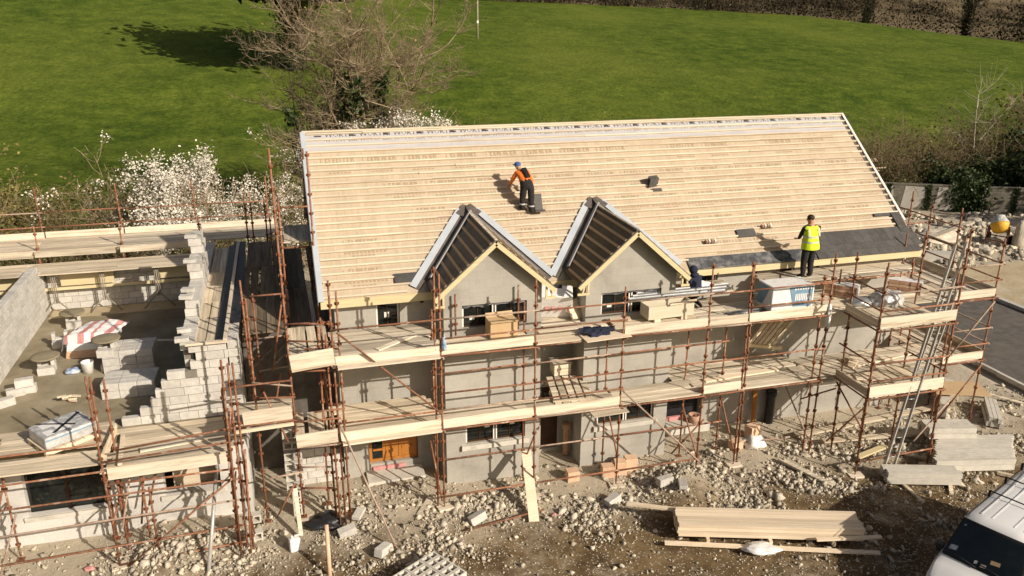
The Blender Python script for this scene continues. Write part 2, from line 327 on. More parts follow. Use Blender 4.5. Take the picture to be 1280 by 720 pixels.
def beam(parent, p, q, w, t, name='deck_board', mt='board', jit=0.0):
    """a squared board from p to q (centre line), sharing mesh data between boards of one size"""
    L = round((Vector(q)-Vector(p)).length, 2); key = ('beam', L, w, t, mt)
    if key not in CACHE:
        b = MB(); h = L/2
        b.box(-h, h, -w/2, w/2, -t/2, t/2); CACHE[key] = b.mesh(name, mt)
    c = (Vector(p)+Vector(q))/2
    if jit: c += Vector((RN.uniform(-jit, jit)*3, RN.uniform(-jit, jit)*.3, RN.uniform(0, jit)*.35))
    qt = xquat(p, q)
    if name == 'toe_board': qt = qt @ Quaternion((1, 0, 0), RN.uniform(-.10, .04)) @ Quaternion((0, 1, 0), RN.uniform(-.006, .006))
    if jit: qt = qt @ Quaternion((0, 0, 1), RN.uniform(-jit, jit)*.25)
    return place(CACHE[key], name, parent, c, qt)
def pipe(parent, p, q, r=.0235, name='ledger', mt='rust', n=8):
    if mt == 'rust' and RN.random() < .24: mt = 'rustpale'
    L = round((Vector(q)-Vector(p)).length, 2); key = ('pipe', L, r, mt, n)
    if key not in CACHE:
        b = MB().tube((-L/2, 0, 0), (L/2, 0, 0), r, n)
        CACHE[key] = b.mesh(name, mt)
    return place(CACHE[key], name, parent, (Vector(p)+Vector(q))/2, xquat(p, q))
def standard(parent, x, y, z0, z1, lean=(0, 0), plate=True, name='standard'):
    """upright of modular scaffold: tube with clusters of pressings every half metre"""
    H = round(z1-z0, 1); key = ('std', H, plate)
    if key not in CACHE:
        b = MB().tube((0, 0, 0), (0, 0, H), .025, 8)
        z = .3
        while z < H-.1:
            b.tube((0, 0, z-.035), (0, 0, z+.03), .038, 6, m=1)
            for k in range(4):
                a = k*PI/2; b.obox((math.cos(a)*.045, math.sin(a)*.045, z+.01), (math.cos(a)*.013, math.sin(a)*.013, 0), (-math.sin(a)*.013, math.cos(a)*.013, 0), (0, 0, .03), 1)
            z += .5
        if plate: b.tube((0, 0, -.10), (0, 0, 0), .017, 6, m=1); b.box(-.075, .075, -.075, .075, -.11, -.098, 1)
        CACHE[key] = b.mesh(name, ['rust', 'rustdark'])
    return place(CACHE[key], name, parent, (x, y, z0), (lean[0], lean[1], 0))
def BL(L, w, h, name='block'):
    key = ('blk', round(L, 3), round(w, 3), round(h, 3))
    if key not in CACHE:
        bm = bmesh.new(); bmesh.ops.create_cube(bm, size=1)
        for v in bm.verts: v.co = (v.co.x*L, v.co.y*w, v.co.z*h)
        bmesh.ops.bevel(bm, geom=bm.edges[:], offset=.006, segments=1, affect='EDGES')
        me = bpy.data.meshes.new(name); bm.to_mesh(me); bm.free(); me.materials.append(MT['block']); CACHE[key] = me
    return CACHE[key]
def block_course(parent, axis, a0, a1, fixed, z, thick=.215, odd=False, h=.213, L=.44, name='block'):
    """one course of blocks from a0 to a1 along axis 'x' or 'y', centred on 'fixed' across"""
    a = a0 - (L/2+.005 if odd else 0)
    while a < a1-.05:
        s, e = max(a, a0), min(a+L, a1)
        if e-s > .06:
            me = BL(round(e-s, 2), thick, h); c = (s+e)/2; j = RN.uniform(-.004, .004)
            if axis == 'x': place(me, name, parent, (c, fixed+j, z+h/2), (0, 0, RN.uniform(-.006, .006)))
            else: place(me, name, parent, (fixed+j, c, z+h/2), (0, 0, PI/2+RN.uniform(-.006, .006)))
        a += L+.01
def wall_open(b, axis, a0, a1, z0, z1, f0, f1, opens, m=0):
    """wall slab with rectangular openings (u0,u1,v0,v1), cut into butted boxes"""
    us = sorted({a0, a1, *[o[0] for o in opens], *[o[1] for o in opens]})
    for u0, u1 in zip(us, us[1:]):
        holes = sorted([(o[2], o[3]) for o in opens if o[0] < (u0+u1)/2 < o[1]]); z = z0
        for h0, h1 in holes+[(z1, z1)]:
            if h0 > z+1e-4:
                if axis == 'x': b.box(u0, u1, f0, f1, z, h0, m)
                else: b.box(f0, f1, u0, u1, z, h0, m)
            z = max(z, h1)
    return b
# ------------------------------------------------------------------ terrain
def site_z(x, y):
    z = .05*mnoise.noise(Vector((x*.45, y*.45, 0)))+.03*mnoise.noise(Vector((x*1.7, y*1.7, 3)))+.015*mnoise.noise(Vector((x*5, y*5, 9)))
    for cx, cy, r, h in ((9.2, -2.5, 1.0, .42), (1.9, -1.1, 1.6, .18), (12.0, -1.2, 1.8, .16), (13.2, -4.6, 2.2, .10), (-3.9, -1.6, 1.5, .25), (20.8, -2.5, 1.8, .12), (3.2, -1.9, 1.6, .10), (-.6, -.4, .9, .2)):
        d = ((x-cx)**2+(y-cy)**2)/(r*r)
        if d < 6: z += h*math.exp(-d*1.6)
    if 22.9 < x < 30.2 and y < 10.5: z = -.14
    return z
b = MB(); x0, x1, y0, y1, st = -16, 46, -16, 24.5, .25
nx, ny = int((x1-x0)/st)+1, int((y1-y0)/st)+1
for j in range(ny):
    for i in range(nx):
        x, y = x0+i*st, y0+j*st; b.v.append((x, y, site_z(x, y)))
for j in range(ny-1):
    for i in range(nx-1):
        a = j*nx+i; b.f.append([a, a+1, a+nx+1, a+nx]); b.m.append(0); b.s.append(True)
tag(b.build('site_ground', 'mud', fix=False), kind='structure')
HX = np.array([-300, -48, -5, 33, 63, 94, 115, 128, 136, 147, 200, 320.])
HYH = np.array([170, 170, 170, 170, 165, 160, 150, 140, 130, 120, 100, 80.])
HZH = np.array([40, 21.5, 17.4, 13.4, 12.5, 11.3, 10.2, 8.4, 7.0, 5.4, 2.5, 0.])
def field_z(x, y):
    yh, zh = np.interp(x, HX, HYH), np.interp(x, HX, HZH)
    t = (y-45)/(yh-45)
    if t <= 0: return -.06
    if t > 1: return zh+(t-1)*(zh*.5 if x < 20 else 1.5)
    s = t*t*(3-2*t); return zh*(.25*s+.75*t*min(1, t*4)) + .12*mnoise.noise(Vector((x*.08, y*.08, 0)))*min(1, t*5)
b = MB(); xs = np.linspace(-130, 260, 150); ys = np.r_[np.linspace(24.0, 120, 60), np.linspace(123, 330, 50)]
for y in ys:
    for x in xs: b.v.append((x, y, field_z(x, y)))
n_ = len(xs)
for j in range(len(ys)-1):
    for i in range(n_-1):
        a = j*n_+i; b.f.append([a, a+1, a+n_+1, a+n_]); b.m.append(0); b.s.append(True)
tag(b.build('field', 'grass', fix=False), kind='structure')
b = MB(); b.add([(-1500, -900, -.9), (1500, -900, -.9), (1500, 1500, -.9), (-1500, 1500, -.9)], [(0, 1, 2, 3)])
tag(b.build('ground', 'grass', fix=False), kind='structure')
# road, kerbs, sandy verge
b = MB(); ysr = np.linspace(-16, 9.6, 40)
for y in ysr: b.v += [(23.45, y, -.03), (26.5, y, .015), (29.6, y, -.03)]
for j in range(len(ysr)-1):
    for i in range(2): a = j*3+i; b.f.append([a, a+1, a+4, a+3]); b.m.append(0); b.s.append(True)
tag(b.build('road', 'asphalt', fix=False), kind='structure')
kb = tag(MB().box(23.31, 23.44, -16, 9.7, -.2, -.02).build('kerb_bed', 'mortar'), kind='structure')
for k in range(26):
    y = -15+k*.95
    beam(kb, (23.375, y, .03), (23.375, y+.93, .03), .125, .16, 'kerb_stone', 'kerb', .004)
kb2 = tag(MB().box(29.61, 29.9, -16, 9.7, -.2, .0).build('verge_bed', 'mortar'), kind='structure')
for k in range(26):
    y = -15+k*.95
    beam(kb2, (29.75, y, .06), (29.75, y+.93, .06), .25, .16, 'kerb_stone', 'kerb', .006)
b = MB(); xs2 = np.linspace(29.95, 46, 30); ys2 = np.linspace(-16, 11.8, 60)
for y in ys2:
    for x in xs2: b.v.append((x, y, .06+.03*mnoise.noise(Vector((x, y, 1)))-(.1 if x > 45.5 else 0)))
for j in range(59):
    for i in range(29): a = j*30+i; b.f.append([a, a+1, a+31, a+30]); b.m.append(0); b.s.append(True)
tag(b.build('sandy_path', 'sand', fix=False), kind='structure')

# ------------------------------------------------------------------ finished house
TH = math.radians(37.6); CT, STH = math.cos(TH), math.sin(TH); EZ = 5.35; SL = 5.80
def RP(x, s, o=0.0): return Vector((x, s*CT-o*STH, EZ+s*STH+o*CT))
house = thing('finished_house', 'long grey rendered house with battened roof and two gabled dormers over projecting bays', 'house', (.34, .3, 0))
HB = ((2.97, 5.57, 4.27), (6.80, 9.40, 8.06))      # bays: x0, x1, ridge x of the dormer roof
DHW, DRZ, DEZ, DFY = 1.55, 6.93, 5.57, -1.05
OPEN_MAIN = [(1.02, 2.37, .38, 2.15), (1.39, 2.01, 4.3, 5.1), (10.7, 11.28, 4.5, 5.04), (13.2, 13.84, 4.5, 5.05), (14.95, 16.6, 1.15, 2.0), (9.95, 11.1, .45, 2.15), (5.95, 6.5, .1, 2.1)]
b = MB(); wall_open(b, 'x', .34, 17.72, -.3, 5.16, .3, .6, OPEN_MAIN)
b.build('front_wall', 'wall', house)
for gx in (.34, 17.42):
    b = MB(); y0g, y1g = .605, 8.6
    b.poly([(gx, y0g, -.3), (gx, y1g, -.3), (gx, y1g, 5.3), (gx, 4.6, EZ+4.6*math.tan(TH)-.16), (gx, y0g, EZ+y0g*math.tan(TH)-.16)], (.3, 0, 0))
    b.build('gable_wall', 'wall', house)
MB().box(.645, 17.415, 8.3, 8.6, -.3, 5.2).build('back_wall', 'wall', house)
MB().box(.645, 17.415, .605, 8.295, 2.3, 2.5).build('upper_floor', 'mortar', house)
MB().box(.645, 17.415, .605, 8.295, -.3, .1).build('ground_floor', 'mortar', house)
roof = MB()
roof.poly([RP(0, 0), RP(18.05, 0), RP(18.05, SL), RP(0, SL)], Vector((0, STH, -CT))*.11)
roof.poly([(0, 9.2, EZ), (18.05, 9.2, EZ), (18.05, 4.6, EZ+SL*STH-.002), (0, 4.6, EZ+SL*STH-.002)], Vector((0, -STH, -CT))*.11)
roof = roof.build('roof', 'membrane', house)
# grey strip along the ridge, verges, fascia, soffit
b = MB(); b.poly([RP(.02, 5.02, .006), RP(18.03, 5.02, .006), RP(18.03, SL, .006), RP(.02, SL, .006)], Vector((0, -STH, CT))*.003); b.build('ridge_strip', 'ridgemem', roof)
beam(roof, RP(0, SL, .05)+Vector((0, .02, 0)), RP(18.05, SL, .05)+Vector((0, .02, 0)), .07, .05, 'ridge_batten', 'batten')
b = MB(); b.poly([RP(-.05, -.03, .045), RP(.09, -.03, .045), RP(.09, SL, .045), RP(-.05, SL, .045)], Vector((0, -STH, CT))*.012)
b.poly([RP(-.05, -.03, .044), RP(-.05, SL, .044), RP(-.05, SL, -.12), RP(-.05, -.03, -.12)], (-.012, 0, 0)); b.build('left_verge', 'valley', roof)
b = MB(); b.poly([RP(17.98, 1.15, .05), RP(18.06, 1.15, .05), RP(18.06, SL, .05), RP(17.98, SL, .05)], Vector((0, -STH, CT))*.015); b.build('right_verge', 'whitetape', roof)
b = MB(); b.poly([RP(17.87, 1.15, .008), RP(17.975, 1.15, .008), RP(17.975, SL, .008), RP(17.87, SL, .008)], Vector((0, -STH, CT))*.004); b.build('verge_felt', 'darkmem', roof)
b = MB(); b.box(.0, 18.05, -.03, -.002, EZ-.19, EZ+.03); b.build('fascia', 'fascia', roof)
b = MB(); b.box(.0, 18.05, .001, .295, EZ-.19, EZ-.165); b.build('soffit', 'fascia', roof)
# battens in lengths, cut round the dormer valleys
def batten(xa, xb, s):
    if xb-xa < .12: return
    L = round(xb-xa, 1); key = ('bat', L)
    if key not in CACHE: CACHE[key] = MB().box(-L/2, L/2, -.024, .024, -.022, .022).mesh('batten', 'batten')
    place(CACHE[key], 'batten', roof, RP((xa+xb)/2, s+RN.uniform(-.008, .008),     .026+RN.uniform(0, .008)), (TH, 0, RN.uniform(-.0012, .0012)))
for k in range(25):
    s = .09+k*.2345
    y = s*CT; segs = []; cur = .08
    for bx0, bx1, cx in HB:
        wv = 1.80*(1-max(0, y-.0)/2.05)
        if wv > 0: segs.append((cur, cx-wv-.33)); cur = cx+wv+.33
    segs.append((cur, 17.97 if s > .93 else 14.40))
    if s < .45: segs[-1] = (segs[-1][0], 10.25)
    for a, e in segs:
        if e-a < .12: continue
        cuts = [a]; c = a+RN.uniform(1.5, 4.8)
        while c < e-.4: cuts.append(c); c += 4.8
        cuts.append(e)
        for p, q in zip(cuts, cuts[1:]): batten(p, q-.004, s)
# eave felt and the slates laid so far
b = MB(); nxx = 26
for i in range(nxx+1):
    for j in range(4): b.v.append(RP(10.2+i*4.2/nxx, -.04+j*.145, .04+.012*mnoise.noise(Vector((i*.9, j, 4)))))
for i in range(nxx):
    for j in range(3): a = i*4+j; b.f.append([a, a+4, a+5, a+1]); b.m.append(0); b.s.append(True)
b.build('eave_felt', 'lead', roof)
key = MB().box(-.149, .149, -.25, .25, -.004, .004).mesh('slate', 'slate')
for k in range(3):
    x = 14.36+(.15 if k % 2 else 0)
    while x < 17.9:
        place(key, 'slate', roof, RP(x+.15, k*.2345+.20, .060+RN.uniform(0, .004)), (TH-.045, RN.uniform(-.006, .006), RN.uniform(-.006, .006))); x += .302
for k in range(3):
    place(key, 'slate', roof, RP(17.78, .95+k*.13, .066+.008*k), (TH-.03, 0, 0))
# print on the membranes
def text_mesh(body, size):
    cu = bpy.data.curves.new('lettering', 'FONT'); cu.body = body; cu.size = size; cu.resolution_u = 1
    o = bpy.data.objects.new('lettering', cu); COL.objects.link(o); dg = bpy.context.evaluated_depsgraph_get()
    me = bpy.data.meshes.new_from_object(o.evaluated_get(dg)); bpy.data.objects.remove(o); bpy.data.curves.remove(cu)
    me.materials.clear(); return me
tm = text_mesh('WÜRTH', .23); tm.materials.append(MT['ink']); tm2 = text_mesh('WÜTOP 2SK', .165); tm2.materials.append(MT['ink'])
lg = MB().box(0, .20, 0, .045, 0, .001).box(0, .20, .065, .11, 0, .001).mesh('printed_mark', 'ink')
for i in range(18):
    x = .35+i*.99
    place(lg, 'printed_mark', roof, RP(x-.02, 5.62, .0095), (TH, 0, 0))
    place(tm, 'printed_word', roof, RP(x+.27, 5.60, .0095), (TH, 0, 0))['kind'] = 'stuff'
    place(tm2, 'printed_word', roof, RP(x+.27, 5.42, .0095), (TH, 0, 0))['kind'] = 'stuff'
def stamp():
    b = MB(); x = 0
    b.box(-.12, -.10, 0, .085, 0, .001)
    for k in range(8):
        g = RN.randint(0, 3); h = .10
        b.box(x, x+.02, 0, h, 0, .001)
        if g != 1: b.box(x+.022, x+.056, h-.022, h, 0, .001)
        if g in (0, 2): b.box(x+.022, x+.05, .042, .062, 0, .001)
        if g in (2, 3): b.box(x+.022, x+.056, 0, .02, 0, .001)
        if g == 0: b.box(x+.058, x+.074, 0, h, 0, .001)
        x += .088
    for k in range(11):
        b.box(-.12+k*.09, -.06+k*.09, -.20, -.165, 0, .001)
    for k in range(6):
        b.box(.06+k*.09, .12+k*.09, -.27, -.24, 0, .001)
    return b.mesh('stamp', 'brownink')
sts = [stamp() for _ in range(3)]
for s, ph, a, e in ((4.62, .3, .3, 17.3), (3.62, .75, .3, 17.6), (2.66, .2, .3, 17.6), (1.72, .6, .3, 17.5), (.78, .4, .4, 13.0)):
    x = a+ph; y = s*CT
    while x < e:
        if all(abs(x+.3-cx) > 1.8*(1-y/2.1)+.85 for _, _, cx in HB) and RN.random() < .85:
            o = place(RN.choice(sts), 'stamp', roof, RP(x+RN.uniform(-.05, .05), s, .003), (TH, 0, 0)); o.scale = (1.15, 1.5, 1); o['kind'] = 'stuff'
        x += 1.18
# windows: part window > pane, sticker, trim, film
def window(x0, x1, z0, z1, wy, npane=2, film=False, stick=(), trims=True, sill=None, fr='frame'):
    y = wy+.09; f = .045
    b = MB(); b.box(x0+.012, x0+f, y, y+.07, z0, z1); b.box(x1-f, x1-.012, y, y+.07, z0, z1)
    b.box(x0+f, x1-f, y, y+.07, z0, z0+f); b.box(x0+f, x1-f, y, y+.07, z1-f, z1)
    wd = (x1-x0)/npane
    for k in range(1, npane): b.box(x0+wd*k-.04, x0+wd*k+.04, y-.003, y+.07, z0+f, z1-f)
    W = b.build('window', fr, house)
    for k in range(npane):
        xa, xb = x0+wd*k+.045, x0+wd*(k+1)-.045
        MB().box(xa, xb, y+.045, y+.053, z0+f, z1-f).build('pane', 'glass', W)
        c = (xa+xb)/2
        MB().box(c-.012, c+.012, y+.02, y+.045, z0+f, z1-f).build('glazing_bar', fr, W)
    for sx, sz, sw, sh in stick: MB().box(sx, sx+sw, y+.036, y+.042, sz, sz+sh).build('sticker', 'whitetape', W)
    if trims:
        for xx in (x0+.012, x1-.052): MB().box(xx, xx+.04, y-.016, y-.004, z0+.01, z1-.06).build('trim', 'whitetape', W)
        for k in range(1, npane):
            MB().box(x0+wd*k-.055, x0+wd*k-.02, y-.018, y-.005, z0+.01, z1-.06).build('trim', 'whitetape', W)
            MB().box(x0+wd*k+.02, x0+wd*k+.055, y-.018, y-.005, z0+.01, z1-.06).build('trim', 'whitetape', W)
    if film:
        b = MB(); n = 22
        for i in range(n+1):
            xx = x0+.02+(x1-x0-.04)*i/n; dz = .05+.09*abs(mnoise.noise(Vector((xx*4, wy, z0))))
            yo = y-.03-.02*mnoise.noise(Vector((xx*9, 1, 2)))
            b.v += [(xx, yo, z1-.005), (xx, yo-.01, z1-dz)]
        for i in range(n): a = i*2; b.f.append([a, a+2, a+3, a+1]); b.m.append(0); b.s.append(True)
        b.build('torn_film', 'lead', W)
    if sill: MB().box(x0-.12, x1+.10, wy-.09, wy-.003, z0-.16, z0-.02).build('sill', 'conc', W)
    return W
BY = -.75
# bays with dormers
for bi, (bx0, bx1, cx) in enumerate(HB):
    if bi == 0: up, lo = (3.45, 5.17, 4.57, 5.19), (3.5, 5.16, 1.22, 2.05)
    else: up, lo = (7.24, 8.98, 4.55, 5.18), (7.27, 8.99, 1.26, 2.05)
    b = MB(); wall_open(b, 'x', bx0, bx1, -.3, 5.3, BY, BY+.25, [up, lo])
    zt = lambda x: DRZ-.13-abs(x-cx)*(DRZ-DEZ)/DHW
    b.poly([(bx0, BY, 5.3), (bx1, BY, 5.3), (bx1, BY, zt(bx1)), (cx, BY, zt(cx)), (bx0, BY, zt(bx0))], (0, .25, 0))
    b.build('bay_wall', 'wall', house)
    b = MB(); b.box(bx0, bx0+.25, BY+.253, .297, -.3, zt(bx0)); b.box(bx1-.25, bx1, BY+.253, .297, -.3, zt(bx1)); b.build('bay_return', 'wall', house)
    window(*up, BY, 2, film=True, stick=((up[0]+.22, up[2]+.17, .13, .11), (up[0]+1.22, up[2]+.2, .13, .1)))
    window(*lo, BY, 2, stick=((lo[0]+.55, lo[2]+.36, .14, .1), (lo[0]+1.25, lo[2]+.36, .14, .1)), sill=True)
    A, Bk = Vector((cx, DFY, DRZ)), Vector((cx, 2.05, DRZ))
    dr = None
    for sgn in (-1, 1):
        D, Cv = Vector((cx+sgn*DHW, DFY, DEZ)), Vector((cx+sgn*DHW, .286, DEZ))
        nv = (D-A).cross(Bk-A).normalized(); nv = nv if nv.z > 0 else -nv
        b = MB(); b.poly([A, Bk, Cv, D], -nv*.1)
        dr = b.build('dormer_slope', 'brownmem' if (bi == 1 and sgn < 0) else 'darkmem', house)
        # counter battens along the dormer
        sd_ = (D-A).normalized(); Ls = (D-A).length
        for k in range(9):
            t = .15+k*.255
            if t > Ls-.05: break
            yb = Bk.y*(1-t/Ls)+.286*(t/Ls)-.36
            p = A+sd_*t+Vector((0, .02, 0))+nv*.018; q = Vector((p.x, yb, p.z))
            if q.y-p.y > .25:
                bb = MB(); bb.obox((p+q)/2, (0, (q.y-p.y)/2, 0), sd_*.035, nv*.02); bb.build('batten', 'card', dr)
        # valley: dark lining, pale trough flange on the main roof, grey upstand on the dormer side
        v = (Bk-Cv).normalized(); Lv = (Bk-Cv).length
        nm = Vector((0, -STH, CT)); u = nm.cross(v).normalized()
        if u.x*sgn < 0: u = -u
        c0 = Cv+v*-.34; c1 = Bk-v*.10; c0d = Cv+v*.03
        b = MB(); b.poly([c0+nm*.012, c1+nm*.012, c1+u*.16+nm*.012, c0+u*.16+nm*.012], nm*.006); b.build('valley_lining', 'darkmem', dr)
        b = MB(); b.poly([c0+u*.12+nm*.05, c1+u*.12+nm*.05, c1+u*.30+nm*.062, c0+u*.30+nm*.062], nm*.008); b.build('valley_trough', 'valley', dr)
        ud = nv.cross(v).normalized()
        if ud.x*sgn > 0: ud = -ud
        b = MB(); b.poly([c0d+nv*.008, c1+nv*.008, c1+ud*.16+nv*.008, c0d+ud*.16+nv*.008], nv*.005); b.build('valley_lining', 'darkmem', dr)
        b = MB(); b.poly([c0d+ud*.165+nv*.02, c1+ud*.165+nv*.02, c1+ud*.255+nv*.02, c0d+ud*.255+nv*.02], nv*.05); b.build('valley_upstand', 'valleygrey', dr)
        # barge board and boxed foot
        b = MB(); a2 = A+Vector((0, -.022, -.075)); d2 = D+Vector((0, -.022, -.075))+sd_*.03
        b.bar(a2-sd_*.0, d2, .03, .115, up=nv); b.build('barge_board', 'fascia', dr)
        b = MB(); b.bar(A+nv*.01+Vector((0, .03, 0)), D+nv*.01+Vector((0, .03, 0))+sd_*.03, .10, .03, up=nv); b.build('barge_felt', 'darkmem', dr)
        wx = bx1 if sgn > 0 else bx0; fx = cx+sgn*(DHW+.06)
        b = MB(); y_ = DFY+.02
        b.box(min(wx, fx)+.01, max(wx, fx)-.01, y_, y_+.04, DEZ-.30, DEZ-.24); b.box(min(wx+sgn*.02, wx+sgn*.07), max(wx+sgn*.02, wx+sgn*.07), y_, y_+.04, DEZ-.235, DEZ+.12)
        b.bar((wx+sgn*.2, y_+.02, DEZ-.24), (wx+sgn*.12, y_+.02, DEZ+.05), .04, .04, up=(0, 1, 0)); b.build('barge_foot', 'fascia', dr)
    b = MB()
    for sg in (-1, 1): b.bar(Bk+Vector((sg*.01, .10, .135)), Bk+Vector((sg*.27, -.17, -.05)), .26, .018, up=(0, -.6, .8))
    b.bar(Bk+Vector((0, -.30, .03)), Bk+Vector((0, .12, .15)), .10, .02); b.build('ridge_saddle', 'darkmem', dr)
    b = MB(); b.bar((cx, DFY, DRZ+.015), (cx, 1.85, DRZ+.015), .07, .035); b.build('ridge_batten', 'greyboard', dr)
# openings of the main wall
window(1.39, 2.01, 4.3, 5.1, .3, 1, stick=((1.62, 4.62, .13, .15),))
window(10.7, 11.28, 4.5, 5.04, .3, 1); window(13.2, 13.84, 4.5, 5.05, .3, 1)
window(14.95, 16.6, 1.15, 2.0, .3, 2, stick=((15.2, 1.5, .14, .2), (16.0, 1.5, .14, .2)), sill=True, fr='whitetape')
b = MB(); b.box(1.03, 2.36, .40, .46, .39, .47); b.box(1.03, 2.36, .40, .46, 2.08, 2.14)
for x in (1.03, 1.39, 1.84, 2.28): b.box(x, x+.075, .402, .458, .471, 2.079)
D_ = b.build('patio_door', 'oak', house); MB().box(1.11, 1.385, .425, .435, .475, 2.07).build('pane', 'glass', D_)
for x in (1.47, 1.92): MB().box(x, x+.365, .415, .44, .475, 2.07).build('door_panel', 'oak', D_)
for x in (1.13, 1.48, 1.93): MB().box(x, x+.30, .395, .412, .72, .78).build('door_rail', 'oak', D_)
MB().box(.9, 2.45, -.35, .295, -.2, .2).build('door_step', 'conc', house)
b = MB(); b.box(1.1, 2.0, .24, .29, .21, .31); b.build('insulation_strip', 'pink', house)
b = MB(); b.box(5.97, 6.48, .42, .46, .1, 2.08); d3 = b.build('front_door', 'frame', house); MB().box(6.05, 6.4, .405, .418, 1.1, 1.9).build('pane', 'glass', d3)
b = MB(); b.box(9.97, 11.08, .52, .56, .45, 2.13); b.build('doorway_shade_panel', 'black', house)  # black panel stands in for the shade inside the open doorway
b = MB(); b.box(9.97, 10.6, .30, .38, .452, .57); b.build('insulation_strip', 'pink', house)
b = MB(); b.box(9.85, 11.2, -.15, .295, .2, .45); b.build('door_step', 'conc', house)
for vx in (2.6, 6.62, 12.5, 14.6):
    MB().tube((vx, .27, 5.05), (vx, .31, 5.05), .062, 12).build('vent_pipe', 'black', house)
for gx_, gz_ in ((3.55, 4.1), (6.95, 4.15), (9.2, 4.05)):
    MB().box(gx_, gx_+.16, BY-.012, BY-.002, gz_-.02, gz_+.11).build('putlog_hole', 'black', house)
# ------------------------------------------------------------------ half built house on the left
FZ = 2.42
left = thing('unfinished_house', 'half built concrete block house with open upper floor left of the roofed house', 'house', (-5.5, 0, 0))
b = MB(); wall_open(b, 'x', -10.2, -2.06, -.4, 2.2, -.6, -.35, [(-7.15, -5.4, .78, 2.08), (-4.1, -2.78, .85, 2.05)])
b.build('lower_front_wall', 'palewall', left)
MB().box(-2.31, -2.06, -.345, 10.2, -.4, 2.2).build('lower_side_wall', 'palewall', left)
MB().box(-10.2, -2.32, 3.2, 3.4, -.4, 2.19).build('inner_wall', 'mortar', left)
MB().box(-13.0, -2.06, -.6, 10.3, 2.21, FZ).build('floor_slab', 'slab', left)
MB().box(-7.25, -5.3, -.66, -.605, .66, .775).build('sill', 'conc', left)
MB().box(-4.2, -2.7, -.66, -.605, .73, .845).build('sill', 'conc', left)
MB().box(-4.0, -2.9, .2, 1.6, .5, 1.2).build('stacked_board', 'plank', left)
MB().box(-7.14, -5.41, -.42, -.40, .785, 2.07).build('opening_shade_sheet', 'glass', left); MB().box(-6.3, -6.25, -.46, -.425, .785, 2.07).build('window_mullion', 'frame', left)  # dark sheet stands in for the unlit interior of the opening
MB().box(-10, -2.32, 1.7, 1.8, -.3, 2.19).build('inner_wall', 'darkmem', left)  # dark tone in place of the unlit rooms behind the openings
# screed joints and the paler strip along the back wall
MB().box(-8.5, -3.9, 8.9, 9.7, FZ+.002, FZ+.02).build('screed_strip', 'sand', left)
# back wall, blocks up to the trestle deck
b = MB(); b.box(-8.55, -3.78, 9.825, 9.975, FZ, 3.66); b.build('mortar_core', 'mortar', left)
for k in range(6): block_course(left, 'x', -8.58, -3.75, 9.9, FZ+.005+k*.225, .17, k % 2)
b = MB(); b.box(-12.8, -8.75, 9.8, 10.0, FZ, 3.3); b.build('back_wall_core', 'palewall', left)
# front wall rising in steps to the corner pier
st_l = [-5.0, -4.55, -4.28, -4.14, -3.98, -3.80, -3.25, -3.1, -3.25]
for k in range(9):
    z = FZ+.005+k*.225
    if k in (5,): block_course(left, 'x', -3.82, -3.4, .36, z, .17, False); block_course(left, 'x', -3.12, -2.33, .36, z, .17, k % 2)
    else: block_course(left, 'x', st_l[k], -2.33, .36, z, .17, k % 2)
for k, sl in enumerate(st_l):
    MB().box(sl+.04, -2.36, .285, .435, FZ+.006+k*.225-.012, FZ+.005+k*.225+.2).build('mortar_core', 'mortar', left)
# outer leaf of the gable: coursed return, core and tray
MB().box(-2.325, -2.085, .46, 9.6, FZ, 4.30).build('outer_leaf', 'palewall', left)
for k in range(9): block_course(left, 'y', .30, 2.4 if k < 8 else 9.5, -2.2, FZ+.005+k*.225, .25, k % 2)
# inner leaf, raking up towards the back in steps
def steps(y): return 9 if y < 2.3 else 11 if y < 4.2 else 13 if y < 5.3 else 15
MB().box(-3.38, -3.18, .47, 10.0, FZ, FZ+8*.225).build('inner_leaf_core', 'mortar', left)
MB().box(-3.36, -3.20, 2.33, 6.2, FZ+8*.225+.001, FZ+10*.225).build('inner_leaf_core', 'mortar', left)
MB().box(-3.36, -3.20, 4.23, 6.2, FZ+10*.225+.001, FZ+12*.225).build('inner_leaf_core', 'mortar', left)
for k in range(15):
    z = FZ+.005+k*.225; a = .47 if k < 9 else 2.3 if k < 11 else 4.2 if k < 13 else 5.3
    if k < 4: block_course(left, 'y', .47, 1.4, -3.28, z, .22, k % 2); continue
    if k < 8: block_course(left, 'y', .47, 2.4, -3.28, z, .22, k % 2); continue
    block_course(left, 'y', a, 6.3 if k > 8 else 9.9, -3.28+RN.uniform(-.04, .04)*(k > 8), z, .36, k % 2)
for y, z in ((.55, 9), (1.2, 9), (2.5, 11), (3.1, 11), (4.4, 13), (5.45, 15)):      # loose half blocks bedded on the steps
    place(BL(.34, .215, .10), 'block', left, (-3.40, y, FZ+z*.225+.055), (0, 0, RN.uniform(-.2, .2)))
# cavity: boards, dark trays and pale batten
for i, x in enumerate((-2.97, -2.74)):
    for y0, y1 in ((.62, 3.6), (3.65, 6.5), (6.55, 9.3)):
        beam(left, (x, y0, 4.33), (x, y1, 4.33), .232, .038, 'cavity_board', 'board', .02)
MB().box(-2.60, -2.44, .5, 9.4, 4.28, 4.40).build('cavity_tray', 'black', left)
MB().box(-2.435, -2.03, 1.5, 9.5, 4.46, 4.49).build('cavity_tray', 'black', left)
beam(left, (-2.36, .2, 4.53), (-2.28, 9.3, 4.53), .09, .05, 'batten', 'toe')
beam(left, (-3.3, .22, 4.47), (-2.3, .22, 4.47), .09, .06, 'coping_batten', 'toe')
b = MB(); b.box(-12.5, -8.62, 9.55, 9.62, 3.34, 3.72); b.box(-8.1, -6.45, 9.55, 9.62, 3.34, 3.74); b.box(-5.0, -3.8, 9.55, 9.62, 3.36, 3.76)
